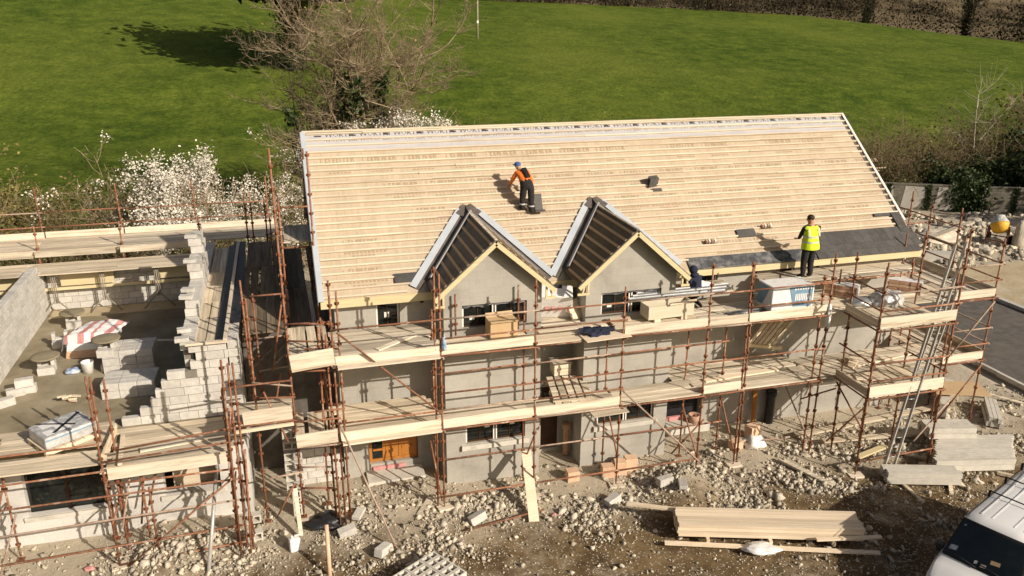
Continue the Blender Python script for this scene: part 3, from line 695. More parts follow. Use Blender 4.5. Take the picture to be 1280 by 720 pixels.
b.box(-12.5, -3.8, 9.52, 9.56, 3.20, 3.30); b.build('formwork_board', 'fascia', left)

# party wall between the half built houses
pw = thing('gable_wall', 'tall coursed block gable wall without mortar coat at the left edge', 'wall', (-8.72, 3, FZ))
def rake(y): return min(8, int((3.33+max(0, 10.1-y)*.78-FZ)/.225))
MB().box(-8.815, -8.65, -.2, 8.4, FZ, FZ+7.4*.225).build('mortar_core', 'brownmem', pw)
MB().box(-8.815, -8.635, 8.41, 9.7, FZ, FZ+3.6*.225).build('mortar_core', 'mortar', pw)
for k in range(8):
    z = FZ+.005+k*.225; e = 10.0 if k < 4 else 10.05-(k-3.6)*.29
    block_course(pw, 'y', .2, e, -8.725, z, .25, k % 2, .190)

# ------------------------------------------------------------------ scaffolds
DU, DL = 4.46, 2.48          # deck levels (top of board)
SX = [.15, 2.65, 5.05, 7.40, 9.80, 10.98, 13.45]
STOP = [6.5, 6.5, 6.2, 5.75, 6.2, 6.1, 6.15]
OY, IY = -1.95, -.98
sf = thing('house_scaffold', 'rusty orange tube scaffold with two boarded lifts along the front of the roofed house', 'scaffold', (6.8, -1.5, 0))
for i, (x, t) in enumerate(zip(SX, STOP)):
    z0 = site_z(x, OY)+.13
    standard(sf, x, OY, z0, t, (RN.uniform(-.006, .006), RN.uniform(-.006, .006)))
    if i in (1, 2, 3, 4, 5):
        standard(sf, x-.02, IY, site_z(x, IY)+.12, 5.25 if i in (1, 2) else 3.95, (RN.uniform(-.004, .004), 0))
    for z in (DU-.09, DL-.09):
        pipe(sf, (x+.05, OY-.1, z), (x+.03, (.2 if i in (0, 5, 6) else IY+.12), z), name='transom')
for x, t in ((2.50, 6.7), (.27, 6.2), (.02, 5.2), (13.28, 5.6), (11.12, 4.9)): standard(sf, x, OY+.07, site_z(x, OY)+.12, t, (RN.uniform(-.01, .01), RN.uniform(-.01, .01)))
for zz, rng in ((5.36, range(6)), (4.88, (1, 2, 5)), (DU-.05, range(6)), (3.43, (1, 2, 3, 4, 5)), (2.97, (0, 1, 2)), (DL-.05, range(6)), (.52, (1, 2, 3))):
    for i in rng: pipe(sf, (SX[i]-.06, OY-.055, zz+RN.uniform(-.012, .012)), (SX[i+1]+.06, OY-.055, zz+RN.uniform(-.012, .012)))
for i in (1, 2, 3, 4): pipe(sf, (SX[i]-.06, IY-.05, 1.0+RN.uniform(-.02, .02)), (SX[i+1]+.06, IY-.05, 1.0), name='ledger')
for i in (1, 2, 3, 4): pipe(sf, (SX[i]-.06, IY-.05, 3.5), (SX[i+1]+.06, IY-.05, 3.52), name='ledger')
for p, q in (((.24, OY-.09, 5.3), (2.63, OY-.09, 2.9)), ((.17, OY-.09, 2.93), (1.24, -3.1, .03)), ((7.42, OY-.09, 2.91), (9.86, OY-.09, .4)), ((5.08, OY, 2.0), (5.05, IY, .5)), ((7.4, OY, .9), (7.42, IY, 2.1)), ((9.85, OY, .4), (9.75, IY, 1.7)),
             ((10.98, OY, .45), (10.96, IY, 1.8)), ((13.4, OY, .5), (13.4, -.3, 1.8)), ((9.3, -1.4, .4), (10.3, -1.3, 1.3)), ((2.62, OY+.1, .3), (2.5, IY, 1.6)), ((11.3, -1.2, .3), (13.0, -1.6, .5))):
    pipe(sf, p, q, name='brace')
# decks: boards in bays, boards left out or shifted here and there
def row(parent, xs, ys, z, mt='board', skip=(), wd=.216, name='deck_board'):
    for i, (a, e) in enumerate(zip(xs, xs[1:])):
        for j, y in enumerate(ys):
            if (i, j) in skip: continue
            m_ = mt if not isinstance(mt, dict) else mt.get(i, 'board')
            beam(parent, (a-.06, y, z-.019), (e-.02, y, z-.019+(.0 if i % 2 else .004)), wd, .038, name, m_, .035)
ysd = [OY+.10+k*.232 for k in range(4)]
row(sf, SX, ysd, DU, {0: 'greyboard', 1: 'board', 2: 'board', 4: 'greyboard', 5: 'board'}, skip=((2, 3),))
row(sf, SX[:2], [-.89, -.66, -.43, -.20, .05], DU, 'greyboard')
row(sf, [1.6, 2.9], [-.89, -.66, -.43, -.2], DU+.0, 'board', skip=())if False else None
row(sf, [5.6, 6.78], [-.86, -.62, -.38, -.14, .1], DU-.04, 'greyboard')
row(sf, [9.46, 10.98, 13.45], [-.86, -.62, -.38, -.14], DU, 'greyboard')
row(sf, SX, ysd, DL, {0: 'board', 1: 'greyboard', 2: 'greyboard', 3: 'greyboard', 4: 'greyboard', 5: 'greyboard'})
row(sf, SX[:2], [-.89, -.66, -.43, -.20], DL, 'board')
row(sf, [9.46, 10.98, 13.45], [-.86, -.62, -.38, -.14], DL, 'greyboard')
for i in range(6):
    if i != 2: beam(sf, (SX[i]+.02, OY-.005, DU+.115), (SX[i+1]-.03, OY-.005, DU+.115+RN.uniform(-.02, .02)), .036, .225, 'toe_board', 'toe')
    if i in (0, 1, 2, 4): beam(sf, (SX[i]+.02, OY-.005, DL+.115), (SX[i+1]-.03, OY-.005, DL+.115+RN.uniform(-.01, .02)), .036, .225, 'toe_board', 'toe')
beam(sf, (.2, OY-.14, DU-.0), (2.6, OY-.12, DU+.0), .225, .038, 'toe_board', 'toe'); beam(sf, (.2, OY-.14, DL), (2.6, OY-.12, DL), .225, .038, 'toe_board', 'toe')
# raised inner boards under the eaves on the right
row(sf, [9.9, 11.3], [-.62, -.38, -.14, .1], 4.9, 'greyboard'); row(sf, [12.4, 14.8, 17.3], [-.62, -.38, -.14, .1], 4.98, 'greyboard')
for x in (12.6, 14.6, 17.1):
    pipe(sf, (x, -.75, 4.9), (x, .2, 4.9), name='transom')
    standard(sf, x, -.8, DU, 5.3, plate=False)
pipe(sf, (12.4, -.78, 4.92), (17.3, -.78, 4.92)); 
# loose ends: short tube stubs and tied plastic
for x, z in ((3.25, 5.0), (11.7, 5.2), (4.9, 5.1)): standard(sf, x, IY+.1, DU, z+.6, plate=False)

sr = thing('gable_scaffold', 'rusty tube scaffold with loading bay and ladder access at the right gable', 'scaffold', (16.5, -2.2, 0))
for x, y, t in ((14.0, -3.3, 6.25), (16.42, -3.3, 7.05), (14.2, OY, 6.15), (15.15, OY, 5.6), (16.3, OY, 6.6), (17.62, OY, 6.3), (19.1, OY, 6.15), (19.1, -.28, 6.7), (19.1, 1.0, 6.45), (19.1, 1.9, 6.75), (17.9, .12, 5.5), (19.1, 3.6, 6.4), (19.1, 6.0, 6.2), (17.9, 2.6, 5.4), (16.5, -3.22, 6.4), (17.45, .05, 5.95), (19.1, 8.6, 6.2)):
    standard(sr, x, y, (site_z(x, y)+.12), t, (RN.uniform(-.008, .008), RN.uniform(-.008, .008)))
for z in (DU-.08, DL-.08, 5.42, 4.95, 3.45, 2.95):
    pipe(sr, (13.95, -3.36, z), (16.5, -3.36, z+RN.uniform(-.02, .02)))
    pipe(sr, (14.0, -3.4, z), (14.05, OY+.1, z), name='transom')
    if z not in (5.42,): pipe(sr, (16.42, -3.4, z), (16.4, OY+.1, z), name='transom')
    pipe(sr, (17.55, OY-.05, z), (19.2, OY-.05, z))
    pipe(sr, (19.15, OY-.1, z), (19.15, 3.7, z)); pipe(sr, (19.15, 3.5, z), (19.15, 9.0, z))
pipe(sr, (19.15, -.3, 6.05), (19.15, 3.7, 6.08)); pipe(sr, (19.15, OY-.1, 5.42), (19.15, 1.0, 5.47))
for y in (OY, -.28, 1.0, 3.6, 6.0, 8.6):
    for z in (DU-.09, DL-.09): pipe(sr, (17.4, y+.05, z), (19.2, y+.05, z), name='transom')
    pipe(sr, (17.7, y+.05, 5.9), (19.2, y+.05, 5.9), name='transom') if y in (1.0,) else None
for z0_, z1_ in ((.5, 2.3), (2.6, 4.3)): pipe(sr, (17.7, OY-.09, z0_), (19.05, OY-.09, z1_), name='brace')
pipe(sr, (14.0, -3.4, .55), (16.4, -3.4, .6)); pipe(sr, (16.42, -3.4, .6), (17.6, OY, .55)); pipe(sr, (14.0, -3.3, 2.2), (14.0, OY, .4), name='brace'); pipe(sr, (14.1, OY, 2.1), (14.1, -.4, 1.0), name='brace')
pipe(sr, (14.0, -3.3, 1.5), (14.05, OY, 2.3), name='brace'); pipe(sr, (15.6, -3.5, 1.0), (17.2, -2.9, 1.75), name='brace')
for z in (DU, DL):
    x = 14.1
    k = 0
    while x < 16.4:
        beam(sr, (x, -3.3+RN.uniform(-.06, .02), z-.019), (x, OY+.14, z-.019),   .216, .038, 'deck_board', 'board', .03); x += .236
    row(sr, [13.45, 15.6, 17.6], [OY+.12, OY+.36, OY+.60, OY+.84, OY+1.08, OY+1.32], z, 'greyboard' if z == DL else 'board')
    x = 17.75
    while x < 19.05:
        for y0_, y1_ in ((OY, 1.6), (1.65, 5.2), (5.25, 9)): beam(sr, (x, y0_, z-.019), (x, y1_, z-.019),   .216, .038, 'deck_board', 'greyboard' if x > 18.2 else 'board', .03)
        x += .236
    beam(sr, (14.0, -3.34, z+.15), (16.4, -3.34, z+.16), .036, .30, 'toe_board', 'toe'); beam(sr, (14.0, -3.28, z+.12), (14.0, OY, z+.12), .036, .24, 'toe_board', 'greyboard')
    beam(sr, (17.62, OY-.03, z+.10), (19.05, OY-.03, z+.11), .036, .24, 'toe_board', 'toe')
    beam(sr, (19.08, OY, z+.12), (19.08, 1.7, z+.12), .036, .24, 'toe_board', 'greyboard'); beam(sr, (19.08, 1.75, z+.12), (19.08, 5.2, z+.12), .036, .24, 'toe_board', 'greyboard')
    beam(sr, (17.66, 1.0, z+.12), (17.66, 4.4, z+.12), .036, .24, 'toe_board', 'greyboard')

# gap scaffold between the two houses
sg = thing('gap_scaffold', 'rusty tube access tower with stacked platforms in the gap between the two houses', 'scaffold', (-1, -.5, 0))
for x, y, z0, z1 in ((-.84, -1.35, .25, 9.4), (-1.72, -1.4, .3, 6.1), (-.06, -1.7, .2, 5.6), (-.02, 1.3, 1.0, 8.9), (-.80, 1.9, 2.5, 7.5), (-1.85, .6, 2.5, 5.9), (-1.62, .65, 2.5, 5.5), (-.9, .65, 2.4, 6.3),
                     (-2.33, -2.5, .1, 5.1), (-2.20, -2.2, .1, 4.9), (-2.06, -2.3, .15, 5.0), (-2.42, -1.9, .15, 4.2), (-.82, 3.8, 4.4, 7.3), (-.05, 3.7, 4.4, 8.6), (-1.95, 9.3, 4.4, 6.2), (-1.75, 9.2, 4.4, 6.3), (-1.3, 9.4, 4.4, 6.0), (-.2, -1.0, .3, 5.1)):
    standard(sg, x, y, z0, z1, (RN.uniform(-.012, .012), RN.uniform(-.012, .012)), plate=z0 < 1)
for p, q in (((-.85, 2.0, 7.35), (-.05, 2.0, 7.35)), ((-1.7, .62, 5.45), (-.86, .62, 5.45)), ((-1.62, .6, 4.3), (-.85, .6, 4.32)), ((-.9, -1.4, 5.38), (.15, -1.5, 5.38)), ((-.85, -1.45, 4.98), (.2, -1.6, 4.9)), ((-.85, -1.7, 4.3), (.2, -1.85, 4.3)),
             ((-.86, 2.0, 6.25), (-.0, 2.0, 6.25)), ((-2.25, -1.97, 4.2), (-.85, -1.5, 4.0)), ((-1.75, -1.5, 4.05), (-.85, -1.5, 3.85)), ((-1.75, -1.5, 3.65), (-.8, -1.5, 3.55)), ((-2.3, -2.0, 3.2), (-.85, -1.98, 3.2)), ((-.95, -1.9, 3.1), (.2, -1.98, 3.1)), ((-.9, -1.9, 2.4), (.2, -2.0, 2.42)),
             ((-1.6, -1.5, 1.45), (-.8, -1.4, 1.45)), ((-.85, -1.4, 1.0), (-.1, -1.6, 1.0)), ((-.85, -1.42, 1.6), (-.1, -1.6, 1.6)), ((-1.65, .6, 3.4), (-.85, .6, 3.45)), ((-.4, -2.2, 3.45), (.3, -2.2, 3.45)), ((-.5, -1.6, 4.8), (.3, -1.6, 4.72)), ((-.6, -1.75, 5.5), (.3, -1.75, 5.4))):
    pipe(sg, p, q)
for p, q in (((-1.5, -1.75, 3.9), (-1.05, -1.9, 2.6)), ((-1.1, -.8, 3.9), (-1.35, -.6, 2.7)), ((-1.45, -1.5, .4), (-1.0, -1.5, 1.2)), ((-2.2, -2.4, 3.9), (-2.45, -1.7, 2.2)), ((-.95, .5, 5.2), (-1.3, .5, 3.4)), ((-2.2, -2.0, 2.2), (-2.0, -2.3, .5)), ((-2.0, -2.35, 2.8), (-2.1, -2.6, .2))):
    pipe(sg, p, q, name='brace')
k = 0
x = -1.9
while x < -.95:                               # long platform beside the half built house
    for y0_, y1_ in ((.62, 3.4), (3.45, 6.4), (6.45, 9.4)): beam(sg, (x, y0_, DU-.019), (x, y1_, DU-.019),   .216, .038, 'deck_board', 'shadeboard', .02)
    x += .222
x = -.72
while x < .1:
    for y0_, y1_ in ((1.1, 4.6), (4.65, 9.0)): beam(sg, (x, y0_, DU-.24), (x, y1_, DU-.24),   .216, .038, 'deck_board', 'shadeboard', .03)
    beam(sg, (x, OY+.1, DU-.03), (x, .75, DU-.03),   .216, .038, 'deck_board', 'board', .02)
    beam(sg, (x, 2.05, 6.38), (x, 3.8, 6.38),   .216, .038, 'deck_board', 'greyboard', .03)
    beam(sg, (x, OY+.05, DL+.06), (x, -.4, DL+.06),   .216, .038, 'deck_board', 'board', .02)
    x += .236
for y in (-1.86, -1.62, -1.38, -1.14, -.9): beam(sg, (-2.2, y, 3.2), (-.9, y, 3.2),   .216, .038, 'deck_board', 'board', .02)
beam(sg, (-.84, OY-.02, DU+.16), (.14, OY-.06, DU+.26), .036, .42, 'toe_board', 'toe'); beam(sg, (-2.0, OY-.02, 3.38), (-.9, OY-.04, 3.42), .036, .34, 'toe_board', 'toe')
beam(sg, (-.86, OY-.02, DL+.14), (.1, OY-.05, DL+.18), .036, .34, 'toe_board', 'toe'); beam(sg, (-2.2, OY-.06, 3.08), (-.88, OY-.06, 3.12), .07, .07, 'toe_board', 'plank')

# front scaffold of the half built house
sl = thing('left_scaffold', 'rusty tube scaffold with low boarded platforms in front of the half built house', 'scaffold', (-5.5, -1.6, 0))
for x, y, z0, z1 in ((-5.02, -2.15, 0, 4.85), (-5.0, -.95, .1, 4.3), (-5.25, -1.0, .1, 4.4), (-7.55, -2.0, .05, 4.3), (-7.3, -1.2, .05, 2.4), (-4.45, -1.35, .1, 2.3), (-9.9, -2.0, 0, 4.3), (-4.9, -1.6, .1, 2.2), (-4.2, -1.9, .1, 1.9)):
    standard(sl, x, y, z0+.1, z1, (RN.uniform(-.012, .012), RN.uniform(-.012, .012)))
for za, zb, xa, xb in ((2.56, 2.62, -10, -5.0), (3.25, 3.3, -10, -5.0), (2.0, 1.98, -10, -2.2), (1.3, 1.42, -10, -2.2), (.55, .72, -10, -2.2), (.15, .25, -5.0, -2.2), (2.28, 2.25, -5, -2.2), (2.85, 2.95, -5, -2.3), (3.1, 3.3, -4.7, -2.2)):
    pipe(sl, (xa, -2.2, za), (xb, -2.2, zb))
for x in (-7.5, -5.0, -2.4):
    for z in (2.3, 1.3): pipe(sl, (x, -2.25, z), (x, -.7, z), name='transom')
for p, q in (((-7.5, -2.1, 1.0), (-7.3, -1.2, 2.2)), ((-7.5, -2.1, .2), (-7.2, -1.2, 1.3)), ((-4.8, -2.3, .15), (-2.3, -2.3, 2.1)), ((-4.9, -1.9, .9), (-4.6, -1.2, 2.3)), ((-4.6, -1.3, .6), (-4.3, -1.7, 2.2)), ((-4.4, -1.2, 1.0), (-4.1, -1.2, 2.0))):
    pipe(sl, p, q, name='brace')
row(sl, [-9.9, -7.5, -5.05], [-1.95+k*.232 for k in range(9)], 2.74, {0: 'board', 1: 'board'}, skip=((0, 8), (1, 3)))
row(sl, [-5.0, -2.35], [-1.88+k*.232 for k in range(9)], 2.46, 'board')
beam(sl, (-4.98, OY-.06, 2.44), (-2.45, OY-.06, 2.47), .036, .29, 'toe_board', 'toe')
beam(sl, (-5.05, -1.9, 2.78), (-5.0, -.4, 2.78), .036, .22, 'toe_board', 'board')

# back scaffold
sb = thing('back_scaffold', 'rusty tube guard rails over pale boards along the back of the half built house', 'scaffold', (-6, 11.4, 0))
for x in (-11.6, -9.02, -6.36, -3.76, -1.3):
    standard(sb, x, 12.4, .1, 6.15, (RN.uniform(-.01, .01), RN.uniform(-.03, .01))); standard(sb, x+.12, 10.65, .1, 5.15, (RN.uniform(-.01, .01), 0))
    pipe(sb, (x, 10.5, 4.25), (x, 12.5, 4.25), name='transom')
for z in (5.24, 4.72, 4.2):
    for a, e in ((-12, -9.0), (-9.05, -6.3), (-6.4, -3.7), (-3.8, -1.2)): pipe(sb, (a, 12.46, z+RN.uniform(-.02, .02)), (e, 12.46, z+RN.uniform(-.02, .02)))
row(sb, [-12.5, -9.0, -6.36, -3.76, -1.0], [10.72+k*.232 for k in range(8)], 4.32, {0: 'board', 1: 'board', 2: 'greyboard', 3: 'greyboard'})
for a, e in ((-12.5, -9.0), (-9.0, -6.36), (-6.36, -3.76), (-3.7, -1.0)): beam(sb, (a, 12.36, 4.44), (e-.05, 12.36, 4.44), .036, .225, 'toe_board', 'toe')
for a, e in ((-12.5, -9.0), (-9.0, -6.4), (-6.3, -3.7)): beam(sb, (a, 10.58, 4.2), (e-.05, 10.58, 4.2), .036, .2, 'toe_board', 'greyboard')
# inner trestle platform
tp = thing('trestle_platform', 'pale boards laid on trestles along the inside of the back block wall', 'platform', (-7, 9.5, FZ))
row(tp, [-12.4, -9.1, -6.2, -3.9], [9.15+k*.232 for k in range(6)], 3.92, 'board')
for i, x in enumerate((-8.25, -6.75, -5.05)):
    t = MB()
    for s in (-1, 1):
        t.tube((x, 9.25+(s+1)*.42, 2.85), (x, 9.25+(s+1)*.42, 3.87), .026, 6)
        for d in (-1, 1): t.tube((x, 9.25+(s+1)*.42, 2.98), (x+d*.50, 9.25+(s+1)*.42-.1, FZ+.02), .024, 6)
        for d in (-1, 1): t.tube((x+d*.06, 9.25+(s+1)*.42, 2.85), (x+d*.06, 9.25+(s+1)*.42, 3.87), .015, 6)
    t.tube((x, 9.2, 3.87), (x, 10.15, 3.87), .022, 6)
    o = t.build('trestle', 'steel', None, org=(x, 9.6, FZ))
    tag(o, ('splayed leg trestle beside the tall gable wall', 'splayed leg trestle in the middle of the back wall', 'splayed leg trestle nearest the stepped inner wall')[i], 'trestle', 'trestles under the boards')
# ------------------------------------------------------------------ things on the decks
def simple(name, label, cat, b, mats, loc=(0, 0, 0), rz=0, group=None, bevel=0):
    """a one mesh thing built in local coordinates"""
    o = bpy.data.objects.new(name, b.mesh(name, mats)); COL.objects.link(o); o.location = loc; o.rotation_euler = (0, 0, rz); ORG[o.name] = Vector((0, 0, 0))
    if bevel:
        md = o.modifiers.new('bevel', 'BEVEL'); md.width = bevel; md.segments = 2; md.limit_method = 'ANGLE'
    return tag(o, label, cat, group)
def lumpy(sx, sy, sz, seed, n=3, amp=.25, flat=True):
    bm = bmesh.new(); bmesh.ops.create_icosphere(bm, subdivisions=n, radius=1)
    b = MB()
    for v in bm.verts:
        k = 1+amp*mnoise.noise(v.co*1.7+Vector((seed, 0, 0)))+amp*.5*mnoise.noise(v.co*4+Vector((0, seed, 0)))
        z = v.co.z*k; z = max(z, -.55) if flat else z
        b.v.append((v.co.x*k*sx, v.co.y*k*sy, (z+.55)*sz/1.55 if flat else z*sz))
    for f in bm.faces: b.f.append([v.index for v in f.verts]); b.m.append(0); b.s.append(n > 2)
    bm.free(); return b
# wrapped pallet of roof insulation with printed sides
t = thing('wrapped_pallet', 'white plastic wrapped pack with blue printed sides on the upper deck', 'pallet pack', (12.40, -1.38, DU), .0, local=True)
o = MB().box(-.65, .65, -.40, .30, .12, .82).build('wrapped_pack', 'white', t, bevel=.03)
b = MB(); b.poly([(-.14, -.405, .78), (.60, -.405, .78), (.58, -.405, .20), (.02, -.405, .22)], (0, -.004, 0)); b.build('printed_panel', 'blueprint', o)
b = MB()
for k in range(9):
    x = .06+k*.055; b.box(x, x+.034, -.414, -.411, .38+.02*(k % 2), .58)
for k in range(4): b.box(.36, .57, -.414, -.411, .26+k*.03, .275+k*.03)
for k in range(7): b.box(.02+k*.08, .07+k*.08, -.414, -.411, .69, .74)
b.build('printed_lettering', 'white', o)['kind'] = 'stuff'
b = MB(); b.poly([(-.655, .28, .78), (-.655, .28, .2), (-.655, .05, .22), (-.655, -.28, .78)], (-.004, 0, 0)); b.build('printed_panel', 'blueprint', o)
b = MB()
for y in (-.34, -.05, .24): b.box(-.62, .62, y-.05, y+.05, .0, .09)
b.box(-.64, .64, -.4, .3, .095, .115); b.build('pallet_base', 'plank', t)
# cardboard box
t = thing('cardboard_box', 'plain brown cardboard box on the upper deck below the left dormer', 'box', (4.37, -1.18, DU), .05, local=True)
o = MB().box(-.36, .36, -.22, .22, 0, .46).build('carton', 'card', t, bevel=.008)
b = MB(); b.obox((0, .20, .51), (.36, 0, 0), (0, .03, .05), (0, .003, -.002)); b.obox((0, -.24, .47), (.36, 0, 0), (0, .05, .01), (0, 0, .003)); b.build('flap', 'card', t)
# pink printed insulation pack leaning in the recess
t = thing('insulation_pack', 'white insulation pack with pink print leaning in the recess between the dormers', 'pack', (6.15, -.25, DU), -.3, local=True)
b = MB(); b.obox((0, 0, .42), (.42, 0, 0), (0, .20, .10), (0, -.18, .36)); o = b.build('foil_pack', 'white', t, bevel=.02)
b = MB()
for k in range(4): b.obox((-.26+k*.18, -.215-.0, .37), (.05, 0, .05), (.03, .0, -.12), (0, .003, .002))
b.build('printed_stripe', 'pink', o)
b = MB(); b.obox((.02, -.03, .86), (.12, 0, 0), (0, .06, .03), (0, -.002, .004)); b.build('printed_mark', 'ink', o)
simple('plywood_offcut', 'small plywood sheet leaning against the pink printed pack', 'board', MB().obox((0, 0, .22), (.28, 0, 0), (0, .14, .22), (0, .01, -.006)), 'board', (6.62, -.42, DU), .6)
# jacket over the edge
b = MB(); nx_, ny_ = 22, 14
for j in range(ny_+1):
    for i in range(nx_+1):
        u, v = i/nx_-.5, j/ny_-.5
        k = mnoise.noise(Vector((u*5, v*5, 2)))
        x, y = u*1.05+.08*k, v*.55+.06*mnoise.noise(Vector((u*6, v*6, 7)))
        b.v.append((x, y, .03+.10*abs(k)+.06*abs(mnoise.noise(Vector((u*9, v*9, 4))))-(.08 if v < -.38 else 0)))
for j in range(ny_):
    for i in range(nx_):
        u, v = (i+.5)/nx_-.5, (j+.5)/ny_-.5
        if (u/.5)**2+(v/.5)**2 < .95+.25*mnoise.noise(Vector((u*7, v*7, 1))):
            a = j*(nx_+1)+i; b.f.append([a, a+1, a+nx_+2, a+nx_+1]); b.m.append(0); b.s.append(True)
simple('jacket', 'crumpled navy work jacket lying on the deck edge', 'jacket', b, 'navy', (6.75, -1.72, DU+.04), .1)
simple('plywood_sheet', 'pale plywood sheet sticking out of the deck edge under the navy jacket', 'board', MB().box(-.62, .62, -.25, .25, 0, .018), 'plank', (6.9, -1.95, DU+.012), .06)
# long pale timber trough on bearers
t = thing('timber_trough', 'long open pale timber trough on blocks below the right dormer window', 'trough', (8.98, -1.15, DU), .06, local=True)
b = MB(); b.box(-.68, .68, -.24, -.21, .10, .46); b.box(-.68, .68, .21, .24, .10, .46); b.box(-.68, -.65, -.205, .205, .10, .46); b.box(.65, .68, -.205, .205, .10, .46); b.box(-.645, .645, -.205, .205, .10, .13)
b.build('trough_box', 'pale', t)
for x in (-.4, .4): MB().box(x-.09, x+.09, -.24, .24, 0, .095).build('bearer', 'plank', t)
MB().bar((-.1, -.3, .50), (.72, -.26, .52), .06, .05).build('loose_batten', 'plank', t)
t = thing('gutter_lengths', 'bundle of grey metal gutter lengths lying along the deck behind the timber trough', 'gutters', (9.5, -.80, DU), .0, local=True)
for k in range(3):
    b = MB()
    for s in range(6):
        a0, a1 = PI+PI*s/6, PI+PI*(s+1)/6; r = .06
        p = [(0, math.cos(a)*r, math.sin(a)*r) for a in (a0, a1)]
        o_ = Vector((-1.5+.15*k, k*.10-.1, .56+.03*k)); e_ = Vector((1.45+.1*k, k*.10+.04, .50+.05*k))
        b.add([tuple(o_+Vector(p[0])), tuple(e_+Vector(p[0])), tuple(e_+Vector(p[1])), tuple(o_+Vector(p[1]))], [(0, 1, 2, 3)], 0, True)
    b.build('gutter', 'greymetal', t, fix=False)
t = thing('slate_stack', 'loose stack of dark slates and white wrapping on the deck beside the kneeling worker', 'slates', (10.75, -.55, DU+.42), .1, local=True)
for k in range(7): MB().box(-.40+RN.uniform(-.04, .04), .40, -.15, .15+RN.uniform(-.02, .02), k*.014, k*.014+.011).build('slate', 'slate', t)
simple('wrapping', 'white crumpled plastic wrapping beside the dark slate stack', 'wrapping', lumpy(.33, .2, .22, 4), 'white', (10.35, -.35, DU+.45))
simple('lead_roll', 'grey lead sheet lying on the deck left of the white wrapped pack', 'lead sheet', MB().box(-.5, .5, -.2, .2, 0, .05).tube((-.5, -.05, .09), (.5, -.05, .09), .06, 10), 'greymetal', (11.2, -1.45, DU), .08)
t = thing('timber_pallet', 'upturned timber pallet leaning below the upper deck under the white wrapped pack', 'pallet', (12.9, -.35, DL), 0, local=True)
for k in range(6):
    b = MB(); b.obox((-.45+.18*k, 0, .95), (.07, 0, .0), (0, .02, .0), (.42, 0, .52)); b.build('slat', 'board', t)
b = MB(); b.bar((-.85, -.05, .55), (.3, -.05, .32), .09, .09); b.bar((-.2, -.05, 1.6), (.95, -.05, 1.42), .09, .09); b.build('bearer', 'fascia', t)
# tile packs on the raised boards
def tile_pack(loc, rz, label, n=4):
    t = thing('clay_tile_pack', label, 'tiles', loc, rz, 'packs of ridge tiles', local=True)
    for k in range(n):
        for j in range(3):
            MB().box(-.20+RN.uniform(-.015, .015), .20, .02+j*.29, .30+j*.29, k*.09, k*.09+.078).build('tile', 'redbrick' if k % 2 else 'clay', t)
    MB().box(-.21, .215, -.025, .015, 0, n*.09).build('end_wrap', 'white', t); MB().box(-.15, .215, .02, .9, n*.09+.002, n*.09+.012).build('top_wrap', 'white', t)
tile_pack((14.98, -1.15, DU), .8, 'pack of red clay tiles with pale end right of the white wrapped pack')
tile_pack((17.05, -1.3, DU), .85, 'pack of red clay tiles nearest the right end of the roof', 4)
simple('plastic_bundle', 'translucent grey plastic bundle on the loading bay deck', 'plastic', lumpy(.52, .32, .42, 9, 4, .35), 'clear', (15.5, -1.75, DU))
simple('plastic_sheet', 'crumpled dark grey plastic sheet left of the translucent bundle', 'plastic', lumpy(.35, .25, .2, 5, 3, .4), 'greymetal', (14.75, -1.6, DU))
simple('board_stack', 'stack of short timber offcuts under the translucent plastic bundle deck', 'timber', MB().box(-.3, .3, -.12, .12, 0, .05).obox((.05, .05, .08), (.3, .1, 0), (-.03, .1, 0), (0, 0, .025)), 'plank', (15.0, -1.4, DL), .5)
# recess: timber pallet and plywood bridging the lower deck
t = thing('slatted_pallet', 'weathered slatted pallet bridging the lower deck between the two bays', 'pallet', (6.35, -1.0, DL), -.12, local=True)
for k in range(5): MB().obox((-.46+.22*k, 0, .13), (.085, 0, 0), (0, .62, .10), (0, -.002, .014)).build('slat', 'greyboard', t)
for y in (-.5, 0, .5): MB().box(-.58, .55, y-.04, y+.04, .0+(.07 if y > .2 else 0), .08+.12*(y+.5)*.5).build('bearer', 'board', t)
simple('sawn_sheet', 'pale sawn sheet poking out below the lower deck under the navy jacket', 'board', MB().box(-.5, .5, -.2, .2, 0, .03), 'greyboard', (7.05, OY-.08, DL-.13), .05)
simple('low_crate', 'pale low crate in the recess behind the slatted pallet', 'crate', MB().box(-.24, .24, -.2, .2, 0, .34).box(-.27, .27, -.23, .23, .342, .37), 'greyboard', (6.35, -.15, DL+.25))
simple('rag', 'pale blue rag tied round the scaffold upright below the left dormer', 'rag', lumpy(.07, .06, .36, 3, 3, .5), 'bluebag', (2.72, OY-.04, DU+.12))
simple('white_rag', 'white plastic strip tied to the upright beside the white wrapped pack', 'rag', lumpy(.07, .06, .62, 6, 3, .5), 'white', (13.45, OY-.05, DL+1.6))

# loose slates waiting on the battens
def roof_slate(p, label, n=1, edge=False, rz=0, sz=(.55, .26)):
    t = thing('loose_slate', label, 'slate', RP(*p), local=True); t.rotation_euler = (TH-.02, 0, rz)
    for k in range(n):
        me = MB().box(-sz[0]/2, sz[0]/2, -sz[1]/2, sz[1]/2, -.005, .005).mesh('slate', 'slate')
        o = place(me, 'slate', t, (0, 0, .012*k))
        if edge: o.rotation_euler = (1.0+.08*k, 0, 0); o.location = (0, .05-.05*k, .1)
    return t
roof_slate((2.25, .50, .05), 'single flat slate on the battens left of the left dormer', 1, sz=(.66, .30))
roof_slate((12.42, 1.13, .05), 'single flat slate on the battens left of the worker in the yellow vest', 1, sz=(.60, .33))
roof_slate((10.05, 3.18, .05), 'dark slates on edge high on the roof above the right dormer', 3, True, .3, (.34, .28))
roof_slate((10.15, 2.93, .05), 'small dark slate lying just below the slates on edge above the right dormer', 1, sz=(.30, .12))
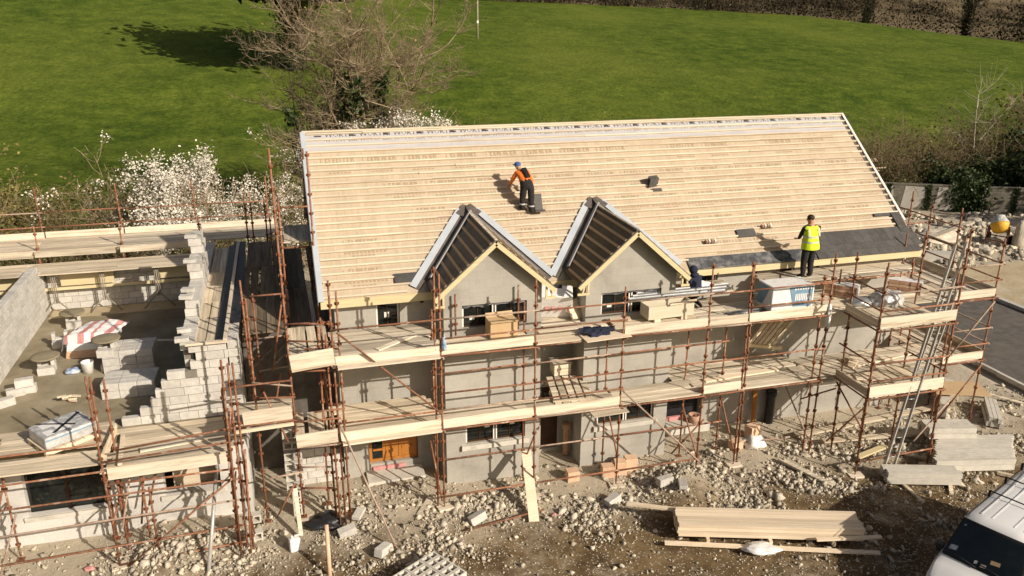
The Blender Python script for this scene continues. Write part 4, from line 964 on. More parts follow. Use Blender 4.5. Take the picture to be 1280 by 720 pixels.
roof_slate((17.35, 1.42, .05), 'slim dark slate lying on a batten near the right verge', 1, sz=(.62, .12))
def clips(p, label):
    t = thing('batten_clips', label, 'offcuts', RP(*p), local=True); t.rotation_euler = (TH, 0, 0)
    for k in range(4): MB().obox((-.14+k*.09, 0, .05), (.022, .01*(k % 2), 0), (0, .05, 0), (0, 0, .045)).build('offcut', ['redbrick', 'whitetape'][k % 2], t)
    MB().box(-.2, .2, -.06, -.045, 0, .02).build('lath', 'frame', t)
clips((11.15, .88, .04), 'little group of dark and pale offcuts lying right of the right dormer')
clips((13.15, 1.28, .04), 'little group of dark and pale offcuts beside the yellow vested worker')

# ------------------------------------------------------------------ ladder
t = thing('ladder', 'long aluminium ladder leaning up through the loading bay', 'ladder', (0, 0, 0))
a0, a1 = Vector((14.72, -3.5, .05)), Vector((16.25, -3.05, 6.55)); off = Vector((.29, -.04, -.0))
for k, of in enumerate((Vector((0, 0, 0)), off)):
    b = MB(); b.bar(a0+of, a1+of, .035, .075, up=(0, 1, 0)); b.build('stile', 'alu', t)
for k in range(1, 23):
    p = a0.lerp(a1, k/23.5); MB().tube(p+Vector((.01, 0, 0)), p+off-Vector((.01, 0, 0)), .012, 6).build('rung', 'greymetal', t)
t = thing('short_ladder', 'short aluminium ladder rising from the lower deck to the loading bay', 'ladder', (0, 0, 0))
a0, a1 = Vector((16.4, -2.35, DL)), Vector((17.15, -2.1, DL+2.3)); off = Vector((.34, -.05, 0))
for of in (Vector((0, 0, 0)), off): MB().bar(a0+of, a1+of, .03, .07, up=(0, 1, 0)).build('stile', 'alu', t)
for k in range(1, 8):
    p = a0.lerp(a1, k/8.3); MB().tube(p+Vector((.01, 0, 0)), p+off-Vector((.01, 0, 0)), .015, 6).build('rung', 'alu', t)

# ------------------------------------------------------------------ on the floor of the half built house
def spot_board(x, y, label, legs=True, disc=True, rz=0.0, h=FZ):
    t = thing('mortar_board_stand' if disc else 'block_stand', label, 'mortar stand' if disc else 'blocks', (x, y, h), rz, local=True)
    for px, py, pz, l, r in ((0, -.16, .108, .44, 0), (-.17, .05, .325, .215, PI/2), (.17, .08, .325, .3, PI/2), (0, .18, .108, .44, 0)):
        o = place(BL(l, .1 if r else .215, .213 if r else .213), 'block', t, (px, py, pz), (0, 0, r))
    if disc: MB().lathe((0, .05, .435), [(.36, 0), (.385, .02), (.385, .045), (.34, .05), (.2, .07), (.02, .09)], 20).build('mortar_board', 'slab', t)
spot_board(-7.55, 8.0, 'round mortar board on blocks nearest the back wall', rz=.2)
spot_board(-7.55, 4.35, 'round mortar board on blocks nearest the tall gable wall foreground', rz=.1)
spot_board(-7.6, 6.35, 'small block stand without a board on the screed floor', disc=False, rz=.15)
spot_board(-5.85, 4.0, 'round mortar board raised beside the wrapped insulation bundle', rz=-.1, h=FZ+.5)
place(BL(.44, .215, .213), 'block', None, (-5.85, 4.0, FZ+.11)); tag(bpy.data.objects[-1] if False else COL.objects[-1], 'concrete block under the raised mortar board', 'block')
place(BL(.44, .215, .213), 'block', None, (-5.85, 4.05, FZ+.33), (0, 0, PI/2)); tag(COL.objects[-1], 'upper concrete block supporting the raised mortar board', 'block')
def block_stack(x, y, nx, ny, nz, label, rz=-.03):
    t = thing('block_stack', label, 'block stack', (x, y, FZ), rz, local=True)
    for k in range(nz):
        for j in range(ny):
            for i in range(nx):
                if 0 < j < ny-1 and 0 < i < nx-1 and k < nz-1: continue
                place(BL(.44, .215, .213), 'block', t, ((i+.5)*.452, (j+.5)*.225, .11+k*.222), (0, 0, RN.uniform(-.01, .01)))
block_stack(-5.98, 3.75, 3, 4, 3, 'cube of stacked concrete blocks behind the lower stack')
block_stack(-5.75, 2.0, 3, 4, 2, 'lower stack of concrete blocks next to the stepped front wall')
for i, (x, y, rz, lb) in enumerate(((-8.0, 2.9, .3, 'loose concrete block at the foot of the tall gable wall'), (-7.75, 3.05, .1, 'pair partner block lying in the corner by the tall gable wall'), (-8.1, 2.3, .6, 'loose concrete block by the corner of the left deck'))):
    tag(place(BL(.44, .215, .213), 'block', None, (x, y, FZ+.11), (0, 0, rz)), lb, 'block')
tag(place(BL(.44, .215, .213), 'block', None, (-7.78, 2.98, FZ+.33), (0, 0, .2)), 'concrete block resting on two others by the tall gable wall', 'block')
# striped insulation bundle
t = thing('insulation_bundle', 'collapsed bundle of insulation boards in red and white striped wrap on the floor', 'insulation', (-6.55, 5.55, FZ), -.25, local=True)
for k in range(5):
    o = MB().obox((0+.03*k, 0, .06+k*.115), (.62, .10+.02*k, .0), (-.05, .42, .03*k), (0, 0, .05)).build('insulation_board', 'clay' if k < 3 else 'white', t)
b = MB(); n = 16
for j in range(n+1):
    for i in range(n+1):
        u, v = i/n, j/n
        b.v.append((-.7+1.5*u+.15*v, -.5+.95*v+.1*u, .66+.20*math.sin(u*2.6)*(.4+.6*v)+.06*mnoise.noise(Vector((u*6, v*6, 3)))-(.25 if v < .08 else 0)-(.2 if u < .06 else 0)))
for j in range(n):
    for i in range(n):
        a = j*(n+1)+i; b.f.append([a, a+1, a+n+2, a+n+1]); b.m.append(1 if i % 4 == 1 or (i % 8 == 6) else 0); b.s.append(True)
b.build('striped_wrap', ['white', 'pink'], t)
simple('bucket', 'white plastic bucket in front of the striped insulation bundle', 'bucket', MB().lathe((0, 0, 0), [(.13, 0), (.165, .32), (.175, .34), (.155, .34), (.12, .05)], 16), 'white', (-6.42, 4.0, FZ))
simple('plastic_bag', 'blue and white plastic bag beside the white bucket', 'bag', lumpy(.22, .15, .15, 12, 3, .4), 'bluebag', (-6.85, 4.1, FZ))
simple('small_bag', 'blue plastic scrap at the foot of the leftmost trestle', 'bag', lumpy(.18, .12, .12, 13, 3, .4), 'bluebag', (-7.7, 9.3, FZ))
simple('level_board', 'long pale straight edge lying across the block stacks', 'straight edge', MB().bar((-.6, 0, 0), (.6, 0, 0), .10, .03), 'toe', (-4.5, 4.6, FZ+.55), -.25)
b = MB()
for k in range(9): b.obox((RN.uniform(-.2, .2), RN.uniform(-.12, .12), .04+.02*k), (.1, RN.uniform(-.05, .05), 0), (0, .03, 0), (0, 0, .02))
simple('offcut_pile', 'little heap of timber offcuts on the floor behind the left deck', 'offcuts', b, 'plank', (-6.55, 2.15, FZ+.0))
# sheeted pallet of mortar bags on the left deck
t = thing('bagged_pallet', 'grey sheeted pallet of bags with blue edge stripe on the left deck', 'pallet pack', (-6.05, -.72, 2.76), .62, local=True)
o = MB().box(-.58, .58, -.44, .44, .13, .42).build('sheeted_pack', 'clear', t, bevel=.04)
b = MB(); b.box(-.585, .585, -.446, -.441, .33, .36); b.box(.581, .586, -.44, .44, .33, .36); b.build('stripe', 'blueprint', o)
for x, y, sx, sy in ((-.25, .18, .16, .12), (-.05, -.12, .14, .16), (-.38, -.2, .1, .12)): MB().box(x-sx, x+sx, y-sy, y+sy, .421, .424).build('patch', 'white', o)
b = MB(); b.obox((.1, 0, .425), (.42, .3, 0), (-.02, .03, 0), (0, 0, .002)); b.obox((-.1, .1, .425), (-.3, .34, 0), (.02, .02, 0), (0, 0, .002)); b.build('strap', 'black', o)
for y in (-.4, 0, .4): MB().box(-.62, .62, y-.05, y+.05, .0, .10).build('bearer', 'plank', t)
for k in range(6): MB().box(-.62+k*.215, -.48+k*.215, -.5, .5, .102, .122).build('slat', 'plank', t)

# ------------------------------------------------------------------ on the ground in front
def onz(x, y, h=0): return (x, y, site_z(x, y)+h)
simple('leaning_plank', 'pale plank leaning from the rubble against the scaffold between the bays', 'plank', MB().bar((4.74, -3.0, .06), (5.06, -1.2, 1.02), .26, .04), 'plank')
t = thing('timber_stack', 'long stack of fresh pale planed timber in the foreground', 'timber stack', onz(10.1, -5.0, .12), math.atan2(-1.42, 4.35), local=True)
for k in range(4):
    for j in range(7):
        if k == 3 and j == 6: continue
        s = RN.uniform(-.03, .03); L2 = 2.22-(.12 if j == 6 else 0)
        MB().box(-L2+s, L2+s, -.44+j*.127, -.44+j*.127+.115, .10+k*.085+RN.uniform(-.004,.004), .10+k*.085+.078+RN.uniform(-.006,.004)).build('timber', 'plank', t)
for x in (-1.5, 0, 1.5): MB().box(x-.04, x+.04, -.55, .55, .0, .095).build('bearer', 'board', t)
for x in (-1.2, .2, 1.4): MB().box(x-.015, x+.015, .455, .475, .1, .50).build('strap', 'board', t)
def loose(p, q, w, h, label, mt='plank', name='loose_plank'):
    simple(name, label, 'plank', MB().bar(p, q, w, h), mt)
loose((7.1, -3.35, .40), (8.8, -4.35, .46), .13, .05, 'pale plank projecting from the left end of the timber stack')
loose((7.5, -4.75, .12), (12.25, -6.5, .14), .12, .05, 'long thin plank lying in front of the timber stack')
loose((10.9, -5.9, .36), (12.45, -6.25, .38), .10, .05, 'short plank end poking out of the right end of the timber stack')
loose((13.6, -1.1, .20), (18.9, -.72, .24), .24, .05, 'long pale plank lying along the foot of the right scaffold', 'board')
loose((14.2, -1.55, .16), (18.0, -2.0, .16), .22, .05, 'second plank lying just in front of the long one by the right scaffold', 'board')
loose((14.6, -2.6, .14), (15.8, -2.3, .16), .18, .05, 'orange tinted short plank on the rubble under the loading bay', 'fascia')
loose((12.3, -2.2, .22), (13.0, -3.7, .14), .16, .06, 'weathered plank lying diagonally in the rubble left of the loading bay', 'greyboard')
loose((16.6, -3.9, .08), (15.9, -4.8, .06), .1, .06, 'thin bearer sticking out below the front lintel stack', 'board')
loose((15.0, -3.9, .06), (14.9, -4.9, .05), .1, .06, 'short bearer under the left end of the front lintel stack', 'board')
loose((16.0, -2.6, .12), (17.2, -3.9, .1), .09, .06, 'thin batten running from the ladder foot to the lintel stack', 'board')
loose((17.9, -4.3, .1), (18.6, -4.9, .08), .1, .08, 'bearer end poking out below the big lintel stack', 'board')
loose((9.0, -1.9, .15), (8.6, -2.9, .1), .05, .05, 'thin dark stick lying in the rubble by the right bay', 'greyboard', 'stick')
loose((2.45, -1.5, .3), (1.9, -2.2, .1), .2, .05, 'broken pale board in the rubble below the patio door', 'greyboard')
simple('rusty_tube', 'rusty tube lying on the rubble in front of the left bay', 'tube', MB().tube((2.95, -3.0, .13), (5.1, -2.7, .16), .026, 8), 'rust')
# precast lintels
def lintels(loc, rz, n, L, label, tiers=1, w=.105, h=.15, skew=.0):
    t = thing('lintel_stack', label, 'lintels', loc, rz, 'stacks of concrete lintels', local=True)
    for k in range(tiers):
        for j in range(n-k):
            s = RN.uniform(-.04, .04)+skew*j
            MB().box(-L/2+s, L/2+s, (j-(n-1)/2+k*.5)*(w+.012)-w/2, (j-(n-1)/2+k*.5)*(w+.012)+w/2, k*(h+.008), k*(h+.008)+h).build('lintel', 'conc', t)
    return t
lintels(onz(15.55, -4.0, .12), -.30, 5, 2.0, 'short stack of grooved concrete lintels nearest the van', 2)
lintels(onz(17.5, -3.35, .10), -.22, 13, 2.3, 'wide stack of concrete lintels with ragged ends', 2, skew=.07)
lintels(onz(17.7, -2.55, .42), -.25, 6, 1.4, 'upper bundle of concrete lintels lying on the wide stack', 2)
lintels(onz(20.35, -1.6, .05), .9, 4, 1.5, 'small stack of concrete lintels beside the road kerb', 2)
simple('concrete_beam', 'concrete beam standing on edge behind the small lintel stack by the kerb', 'beam', MB().box(-1.1, 1.1, -.12, .12, 0, .5), 'conc', onz(19.7, -.35, 0), .75)
simple('plywood_table', 'wide pale board lying on the concrete beam beside the kerb', 'board', MB().box(-.85, .85, -.5, .5, 0, .03), 'card', (20.0, -.45, .62), -.35)
simple('loose_lath', 'thin pale lath lying between the kerb and the small lintel stack', 'lath', MB().bar((21.0, -.1, .3), (22.2, -1.1, .1), .12, .03), 'greyboard')
# hollow blocks
def hollow(nx, ny, nz, loc, rz, label):
    t = thing('hollow_block_stack', label, 'hollow blocks', loc, rz, 'stacks of hollow blocks', local=True)
    key = 'hollow'
    if key not in CACHE:
        b = MB(); l, w_, h = .215, .105, .10
        for y in (-w_, -.02, w_-.04): pass
        b.box(-l, l, -w_, -w_+.035, -h, h); b.box(-l, l, w_-.035, w_, -h, h)
        for x in (-l, -.02, l-.04): b.box(x, x+.04, -w_+.0352, w_-.0352, -h, h)
        b.box(-l+.041, l-.041, -w_+.036, w_-.036, -h+.01, -h+.02)
        CACHE[key] = b.mesh('hollow_block', 'conc')
    for k in range(nz):
        for j in range(ny):
            for i in range(nx): place(CACHE[key], 'hollow_block', t, (i*.44, j*.222, .11+k*.21), None)
hollow(4, 5, 2, onz(1.2, -5.6, 0), .55, 'large pallet of hollow concrete blocks at the bottom edge of the photo')
hollow(2, 3, 2, onz(.15, -5.3, 0), .55, 'smaller pallet of hollow blocks just left of the large one')
t = thing('hollow_block_pier', 'pier of hollow concrete blocks stacked on end in the gap', 'block pier', onz(-.98, -1.05, 0), 0, local=True)
for k in range(8):
    o = place(CACHE['hollow'], 'hollow_block', t, (0, 0, .22+k*.30), (PI/2, PI/2 if k < 2 else 0, RN.uniform(-.06, .06)))
t = thing('hollow_block_pair', 'two hollow blocks set upright beside the gap scaffold base', 'hollow blocks', onz(-2.05, -2.0, 0), .05, local=True)
for k in range(2): place(CACHE['hollow'], 'hollow_block', t, (0, .1*k, .23+.0*k+(.42 if k else 0)), (PI/2, 0, 0))
# low block wall in the gap and scattered blocks
t = thing('low_block_wall', 'low broken block wall in the shade between the two houses', 'wall', onz(-.35, .35, 0))
MB().box(-.86, .28, .3, .45, -.2, 1.0).build('mortar_core', 'mortar', t)
for k in range(5): block_course(t, 'x', -.88, .30-(.25 if k == 4 else 0), .37, .0+k*.225, .2, k % 2)
t = thing('passage_shade', 'dark panel standing in for the shade of the passage behind the gap scaffold', 'wall', (-.9, 1.5, 0))
MB().box(-2.04, .33, 1.45, 1.6, -.2, 4.1).build('shade_panel', 'darkmem', t)  # added dark panel, its colour stands in for the passage shade
blk = [(3.35, -2.65, .3, 'block'), (.15, -2.25, .2, 'block'), (.5, -1.6, 1.1, 'pad'), (.9, -3.2, .9, 'block'), (7.0, -2.7, .4, 'block'), (8.55, -2.55, .2, 'block'), (8.9, -2.9, 1.2, 'pad')]
lbl = ['pale concrete block in the rubble in front of the left bay', 'concrete block standing by the foot of the corner upright', 'pale concrete block leaning at the left corner of the patio door', 'tilted concrete slab lump in the rubble left of the hollow blocks', 'pale concrete block left of the pale leaning plank foot', 'large pale block in the rubble below the right bay', 'second pale block against the large one below the right bay']
for (x, y, rz, k), lb in zip(blk, lbl):
    o = place(BL(.44, .215, .213) if k == 'block' else BL(.44, .215, .10), 'concrete_block', None, onz(x, y, .12), (RN.uniform(-.25, .25), RN.uniform(-.25, .25), rz)); tag(o, lb, 'block')
# terracotta blocks in a row by the recess
for i, (x, y, s, lb) in enumerate(((6.35, -1.35, .30, 'leftmost terracotta block in the row by the recess'), (7.35, -1.45, .34, 'dark topped terracotta block in the middle of the row by the recess'), (7.75, -1.40, .40, 'tall pale terracotta block in the row by the recess'), (8.1, -1.30, .40, 'rightmost terracotta block of the row by the recess'))):
    o = simple('terracotta_block', lb, 'block', MB().box(-.17, .17, -.14, .14, 0, s), 'clay', onz(x, y, 0), RN.uniform(-.3, .3), 'terracotta blocks by the recess', bevel=.01)
for i, (x, y, s, lb) in enumerate(((12.3, -.75, .42, 'terracotta block standing behind the white rubble bag'), (11.5, -1.2, .25, 'low terracotta block left of the white rubble bag'))):
    simple('terracotta_block', lb, 'block', MB().box(-.2, .2, -.15, .15, 0, s), 'clay', onz(x, y, 0), .3, bevel=.01)
simple('rubble_bag', 'torn white plastic bag in the rubble between the terracotta blocks', 'bag', lumpy(.32, .24, .35, 21, 3, .45), 'white', onz(12.0, -1.3, 0))
simple('orange_crate', 'small orange plastic tub in the doorway of the long wall', 'tub', MB().lathe((0, 0, 0), [(.13, 0), (.18, .26), (.15, .26), (.11, .04)], 12), 'redbrick', (10.75, .05, .45))
simple('clay_pipe', 'terracotta drain pipe standing in the recess between the bays', 'pipe', MB().lathe((0, 0, 0), [(.09, 0), (.09, .85), (.13, .86), (.13, 1.0), (.08, 1.0)], 14), 'redbrick', (6.62, -.05, .05))
simple('timber_post', 'brown timber post leaning in the shade of the right doorway', 'post', MB().bar((12.85, .1, .1), (12.9, .22, 1.3), .12, .05), 'oak')
simple('drain_pipe', 'short black pipe stub against the wall right of the brown timber post', 'pipe', MB().lathe((0, 0, 0), [(.14, 0), (.14, .9), (.17, .92), (.17, 1.1)], 14), 'black', (13.4, .1, .05))
t = thing('water_can', 'white plastic jerry can beside the block pier in the gap', 'can', onz(-1.1, -2.5, 0), .2, local=True)
MB().box(-.14, .14, -.09, .09, 0, .36).build('can_body', 'white', t, bevel=.04); MB().tube((-.06, 0, .36), (-.06, 0, .42), .03, 10).build('cap', 'white', t); MB().bar((0, 0, .41), (.11, 0, .41), .03, .03).build('handle', 'white', t)
simple('propped_lath', 'pale lath propped on the block pier behind the jerry can', 'lath', MB().bar((-.95, -2.1, .1), (-1.0, -1.3, .95), .1, .04), 'toe')
simple('pink_pipe', 'pale pink plastic pipe standing upright near the hollow blocks', 'pipe', MB().tube((-.38, -3.75, .0), (-.36, -3.2, 1.05), .05, 12), 'clay')
simple('black_sheet', 'crumpled black plastic sheet in the rubble below the gap', 'plastic', lumpy(.42, .3, .25, 31, 3, .6), 'black', onz(-.3, -1.7, 0))
simple('propped_tube', 'pale grey prop tube leaning on the left scaffold', 'tube', MB().tube((-3.05, -2.9, .05), (-2.75, -1.0, 1.95), .045, 10), 'alu')
simple('red_bottle', 'small red plastic scrap on the ground under the left scaffold', 'scrap', lumpy(.12, .08, .08, 41, 2, .5), 'pink', onz(-5.7, -2.0, 0))
simple('red_can', 'small red and white can beside the pale leaning plank', 'can', MB().tube((-.06, 0, .04), (.08, 0, .04), .035, 10), 'pink', onz(5.3, -2.85, 0), .4)
# sole pads under the uprights
for i, (x, y) in enumerate([(SX[k], OY) for k in range(7)]+[(14.0, -3.3), (16.42, -3.3), (-.84, -1.35), (-5.02, -2.15), (19.1, OY), (14.2, OY)]):
    lb = ['below the corner upright by the gap', 'below the upright left of the left bay', 'below the upright beside the pale leaning plank', 'below the upright left of the right bay', 'below the upright right of the right bay', 'below the upright in front of the doorway', 'below the upright left of the loading bay', 'below the left front upright of the loading bay', 'below the right front upright of the loading bay', 'below the tall upright in the gap', 'below the tallest upright of the left scaffold', 'below the outermost right upright', 'below the rear left upright of the loading bay'][i]
    simple('sole_pad', 'timber pad '+lb, 'pad', MB().box(-.2, .2, -.13, .13, -.02, .045), 'toe', onz(x+.02, y, 0), RN.uniform(-.3, .3), 'timber pads under scaffold uprights')

for p, q, w_, h_, mt_, lb in (((1.2, -1.35, DU+.03), (2.3, -.6, DU+.03), .15, .03, 'toe', 'short loose board lying across the upper deck left of the left bay'), ((5.3, -1.3, DU+.04), (7.2, -1.25, DU+.04), .2, .035, 'toe', 'pale loose board on the upper deck behind the navy jacket'),
        ((7.4, -1.0, DU+.06), (7.95, -1.1, DU+.07), .22, .03, 'plank', 'short pale board left of the timber trough'), ((9.7, -1.6, DU+.04), (10.6, -1.5, DU+.04), .2, .04, 'toe', 'pale board on the deck right of the timber trough'),
        ((14.9, -1.2, DU+.04), (17.0, -1.35, DU+.04), .1, .05, 'toe', 'pale batten across the deck under the red tile packs'), ((15.8, -2.9, DL+.04), (14.4, -2.3, DL+.05), .15, .04, 'toe', 'loose board on the lower loading bay deck'),
        ((15.0, -1.5, DL+.04), (17.2, -1.2, DL+.06), .2, .04, 'toe', 'pale plank lying on the lower deck behind the ladder'), ((10.2, -1.3, DL+.04), (12.6, -1.15, DL+.04), .2, .04, 'plank', 'long board on the lower deck below the white wrapped pack'),
        ((-4.4, -1.2, 2.5), (-3.0, -1.0, 2.5), .2, .03, 'toe', 'loose board on the low deck of the left scaffold'), ((-4.9, -.3, 2.5), (-4.75, -1.8, 2.52), .09, .05, 'toe', 'pale batten lying across the joint of the left decks')):
    loose(p, q, w_, h_, lb, mt_, 'loose_board')

simple('plastic_scrap', 'torn clear white plastic caught on the thin plank before the timber stack', 'plastic', lumpy(.42, .2, .16, 77, 3, .5), 'white', onz(9.6, -5.62, .1), -.3)
# ------------------------------------------------------------------ people
def skin_body(name, parent, J, E_, mats, zone):
    """one continuous skinned body: J joint -> (pos, radius), E_ bones, zone(bone, point) -> material slot"""
    names = list(J); idx = {n: i for i, n in enumerate(names)}
    me = bpy.data.meshes.new(name); me.from_pydata([J[n][0] for n in names], [(idx[a], idx[c]) for a, c in E_], [])
    o = bpy.data.objects.new(name, me); COL.objects.link(o)
    o.modifiers.new('skin', 'SKIN'); sub = o.modifiers.new('sub', 'SUBSURF'); sub.levels = 2; sub.render_levels = 2
    for n in names:
        d = me.skin_vertices[0].data[idx[n]]; r = J[n][1]; d.radius = (r, r) if not isinstance(r, tuple) else r; d.use_root = (n == names[0])
    dg = bpy.context.evaluated_depsgraph_get(); dg.update()
    m2 = bpy.data.meshes.new_from_object(o.evaluated_get(dg)); bpy.data.objects.remove(o)
    for k in mats: m2.materials.append(MT[k])
    segs = [(a, c, Vector(J[a][0]), Vector(J[c][0])) for a, c in E_]
    for p in m2.polygons:
        c = p.center; best = None
        for a, e, A, B_ in segs:
            ab = B_-A; t = max(0, min(1, (c-A).dot(ab)/ab.length_squared)); d = (c-A-ab*t).length
            if best is None or d < best[0]: best = (d, a, e, t)
        p.material_index = zone(best[1], best[2], best[3], c); p.use_smooth = True
    ob = bpy.data.objects.new(name, m2); COL.objects.link(ob); ob.parent = parent; ORG[ob.name] = Vector((0, 0, 0)); return ob
def blob(b, c, r, m=0, n=8, k=6, ax=(1, 1, 1)):
    o = len(b.v); c = Vector(c)
    for j in range(k+1):
        th = PI*j/k
        for i in range(n): ph = 2*PI*i/n; b.v.append((c.x+r*ax[0]*math.sin(th)*math.cos(ph), c.y+r*ax[1]*math.sin(th)*math.sin(ph), c.z+r*ax[2]*math.cos(th)))
    for j in range(k):
        for i in range(n): b.f.append([o+j*n+i, o+j*n+(i+1) % n, o+(j+1)*n+(i+1) % n, o+(j+1)*n+i]); b.m.append(m); b.s.append(True)
def hand(parent, wrist, d, side, mt='skin', curl=.35):
    """palm, four bent fingers of unequal length and a thumb"""
    w_ = Vector(wrist); d = Vector(d).normalized(); s = Vector(side).normalized(); nrm = d.cross(s).normalized()
    b = MB(); b.obox(w_+d*.05, d*.05, s*.040, nrm*.014)
    for k, L in enumerate((.070, .082, .076, .058)):
        p = w_+d*.098+s*(-.030+.020*k); m1 = p+d*L*.5-nrm*L*.12; e = m1+(d*(1-curl)-nrm*curl*1.6).normalized()*L*.5
        b.tube(p-d*.01, m1, .0095, 6, .0085); b.tube(m1, e, .0085, 6, .0065)
    p = w_+d*.035-s*.038; m1 = p+(d*.6-s*.8).normalized()*.04; e = m1+(d*.9-s*.2-nrm*.4).normalized()*.035
    b.tube(p, m1, .012, 6, .010); b.tube(m1, e, .010, 6, .008)
    return b.build('hand', mt, parent)
def face(parent, c, fwd, r):
    c, f = Vector(c), Vector(fwd).normalized(); s = f.cross(Vector((0, 0, 1))).normalized(); u = s.cross(f)
    b = MB()
    for k in (-1, 1): blob(b, c+f*r*.88+s*r*.38*k+u*r*.05, .011, 1, 6, 4); blob(b, c+s*r*.98*k-u*r*.05, .028, 0, 6, 5, (.5, .8, 1))
    b.tube(c+f*r*.92+u*r*.12, c+f*(r*1.18)-u*r*.18, .008, 6, .016); b.bar(c+f*r*.93-s*.022-u*r*.48, c+f*r*.93+s*.022-u*r*.48, .008, .010, 2)
    b.build('face_features', ['skin', 'hair', 'pink'], parent)
BONES = [('pelvis', 'spine'), ('spine', 'chest'), ('chest', 'neck'), ('neck', 'head'), ('head', 'crown'), ('chest', 'shl'), ('shl', 'ell'), ('ell', 'wrl'), ('chest', 'shr'), ('shr', 'elr'), ('elr', 'wrr'),
         ('pelvis', 'hpl'), ('hpl', 'knl'), ('knl', 'anl'), ('anl', 'tol'), ('pelvis', 'hpr'), ('hpr', 'knr'), ('knr', 'anr'), ('anr', 'tor')]
def zone_(a, e, t, c):
    if e in ('head', 'crown'): return 2
    if e == 'neck': return 2 if t > .6 else 0
    if e in ('tol', 'tor'): return 3
    if e in ('anl', 'anr') and t > .82: return 3
    if a in ('ell', 'elr') and t > .8: return 2
    if a in ('hpl', 'hpr', 'knl', 'knr', 'anl', 'anr') or e in ('hpl', 'hpr'): return 1
    if a == 'pelvis' and t < .35: return 1
    return 0
# roofer in orange bending up the slope
F1 = Vector((5.95, 1.87, EZ+1.87*math.tan(TH)+.05))
p1 = thing('person', 'person in an orange jacket, dark trousers and blue hat bending over high on the battens', 'person', F1, 0, local=True); p1.scale = (.90,)*3
J = dict(pelvis=((0, .02, .90), (.19, .165)), spine=((-.03, .19, 1.05), (.185, .16)), chest=((-.06, .37, 1.19), (.20, .165)), neck=((-.11, .47, 1.28), .07), head=((-.15, .53, 1.35), .098), crown=((-.17, .57, 1.45), .085),
         shl=((-.25, .38, 1.19), .085), ell=((-.37, .42, .97), .068), wrl=((-.42, .54, .80), .040), shr=((.12, .41, 1.19), .085), elr=((.24, .38, .98), .068), wrr=((.25, .30, .77), .040),
         hpl=((-.10, .01, .84), .135), knl=((-.13, .08, .47), .105), anl=((-.14, .05, .12), .080), tol=((-.16, .22, .13), .050), hpr=((.10, -.02, .84), .135), knr=((.12, -.02, .45), .105), anr=((.12, -.10, .05), .080), tor=((.13, .08, .06), .050))
B1 = skin_body('body', p1, J, BONES, ['orange', 'darkcloth', 'skin', 'boot'], zone_)
hand(p1, J['wrl'][0], (-.1, .5, -.6), (.8, .2, 0)); hand(p1, J['wrr'][0], (.05, -.1, -1), (.2, 1, 0)); face(p1, (-.155, .54, 1.37), (-.6, .8, -.3), .088)
b = MB(); blob(b, (-.165, .555, 1.425), .110, 0, 12, 8, (1, 1, .85)); b.obox((-.235, .625, 1.41), (.05, .02, 0), (-.03, .05, 0), (0, 0, .008)); b.build('hat', 'bluecap', p1)
b = MB(); b.obox((.0, .17, 1.23), (.075, .03, 0), (-.03, .16, .11), (0, -.02, .03)); b.build('dark_back_panel', 'black', p1)
for c, ax in (((-.137, .06, .27), 1), ((.12, -.065, .22), 1)): MB().lathe(c, [(.090, -.022), (.093, 0), (.090, .022)], 12).build('reflective_band', 'reflect', p1)
sl_ = thing('carried_slate', 'dark slates standing on edge against the right leg of the orange jacketed worker', 'slate', F1+Vector((.32, -.02, .02)), local=True); sl_.scale = (.85,)*3
for k in range(2): MB().obox((-.0+.02*k, .05*k, .30), (.13, 0, 0), (0, .006, 0), (0, .12, .26)).build('slate', 'slate', sl_)
MB().obox((.03, -.14, .05), (.17, 0, 0), (0, .05, 0), (0, 0, .03)).build('slate', 'slate', sl_)
# roofer in the yellow vest
F2 = Vector((13.64, -.50, 5.0))
p2 = thing('person', 'person in a yellow high visibility vest standing at the eaves with back turned', 'person', F2, 0, local=True); p2.scale = (1.06,)*3
J = dict(pelvis=((0.03, 0, .93), .145), spine=((.05, .04, 1.13), .14), chest=((.06, .08, 1.34), (.17, .13)), neck=((.055, .10, 1.48), .058), head=((.03, .12, 1.575), .092), crown=((.02, .12, 1.68), .082),
         shl=((-.15, .09, 1.37), .07), ell=((-.20, .18, 1.10), .05), wrl=((-.06, .42, 1.0), .034), shr=((.26, .09, 1.37), .07), elr=((.36, .16, 1.11), .05), wrr=((.33, .40, 1.03), .034),
         hpl=((-.07, 0, .88), .125), knl=((-.09, .02, .47), .095), anl=((-.11, -.03, .08), .070), tol=((-.20, .10, .035), .042), hpr=((.13, 0, .88), .125), knr=((.14, .05, .47), .095), anr=((.13, -.02, .08), .070), tor=((.15, .14, .035), .042))
skin_body('body', p2, J, BONES, ['darkcloth', 'darkcloth', 'skin', 'boot'], zone_)
hand(p2, J['wrl'][0], (.1, .8, -.3), (1, 0, 0)); hand(p2, J['wrr'][0], (-.1, .8, -.3), (-1, 0, 0)); face(p2, (.028, .12, 1.60), (-.85, .5, -.1), .088)
b = MB(); blob(b, (.03, .112, 1.650), .099, 0, 12, 8, (1, 1.02, .86)); b.build('hair', 'hair', p2)
b = MB(); prof = [(.82, .250, .205, .01), (.95, .240, .20, .02), (1.06, .222, .185, .035), (1.14, .212, .175, .04), (1.28, .215, .165, .07), (1.38, .235, .14, .085), (1.44, .17, .10, .09)]; n = 20
for z, rx, ry, yc in prof:
    for i in range(n): a = 2*PI*i/n; b.v.append((.05+rx*math.cos(a), yc+ry*math.sin(a)+.008*math.sin(a*5+z*9), z))
for k in range(len(prof)-1):
    for i in range(n): b.f.append([k*n+i, k*n+(i+1) % n, (k+1)*n+(i+1) % n, (k+1)*n+i]); b.m.append(0); b.s.append(True)
V = b.build('vest', 'hivis', p2, fix=False)
b = MB()
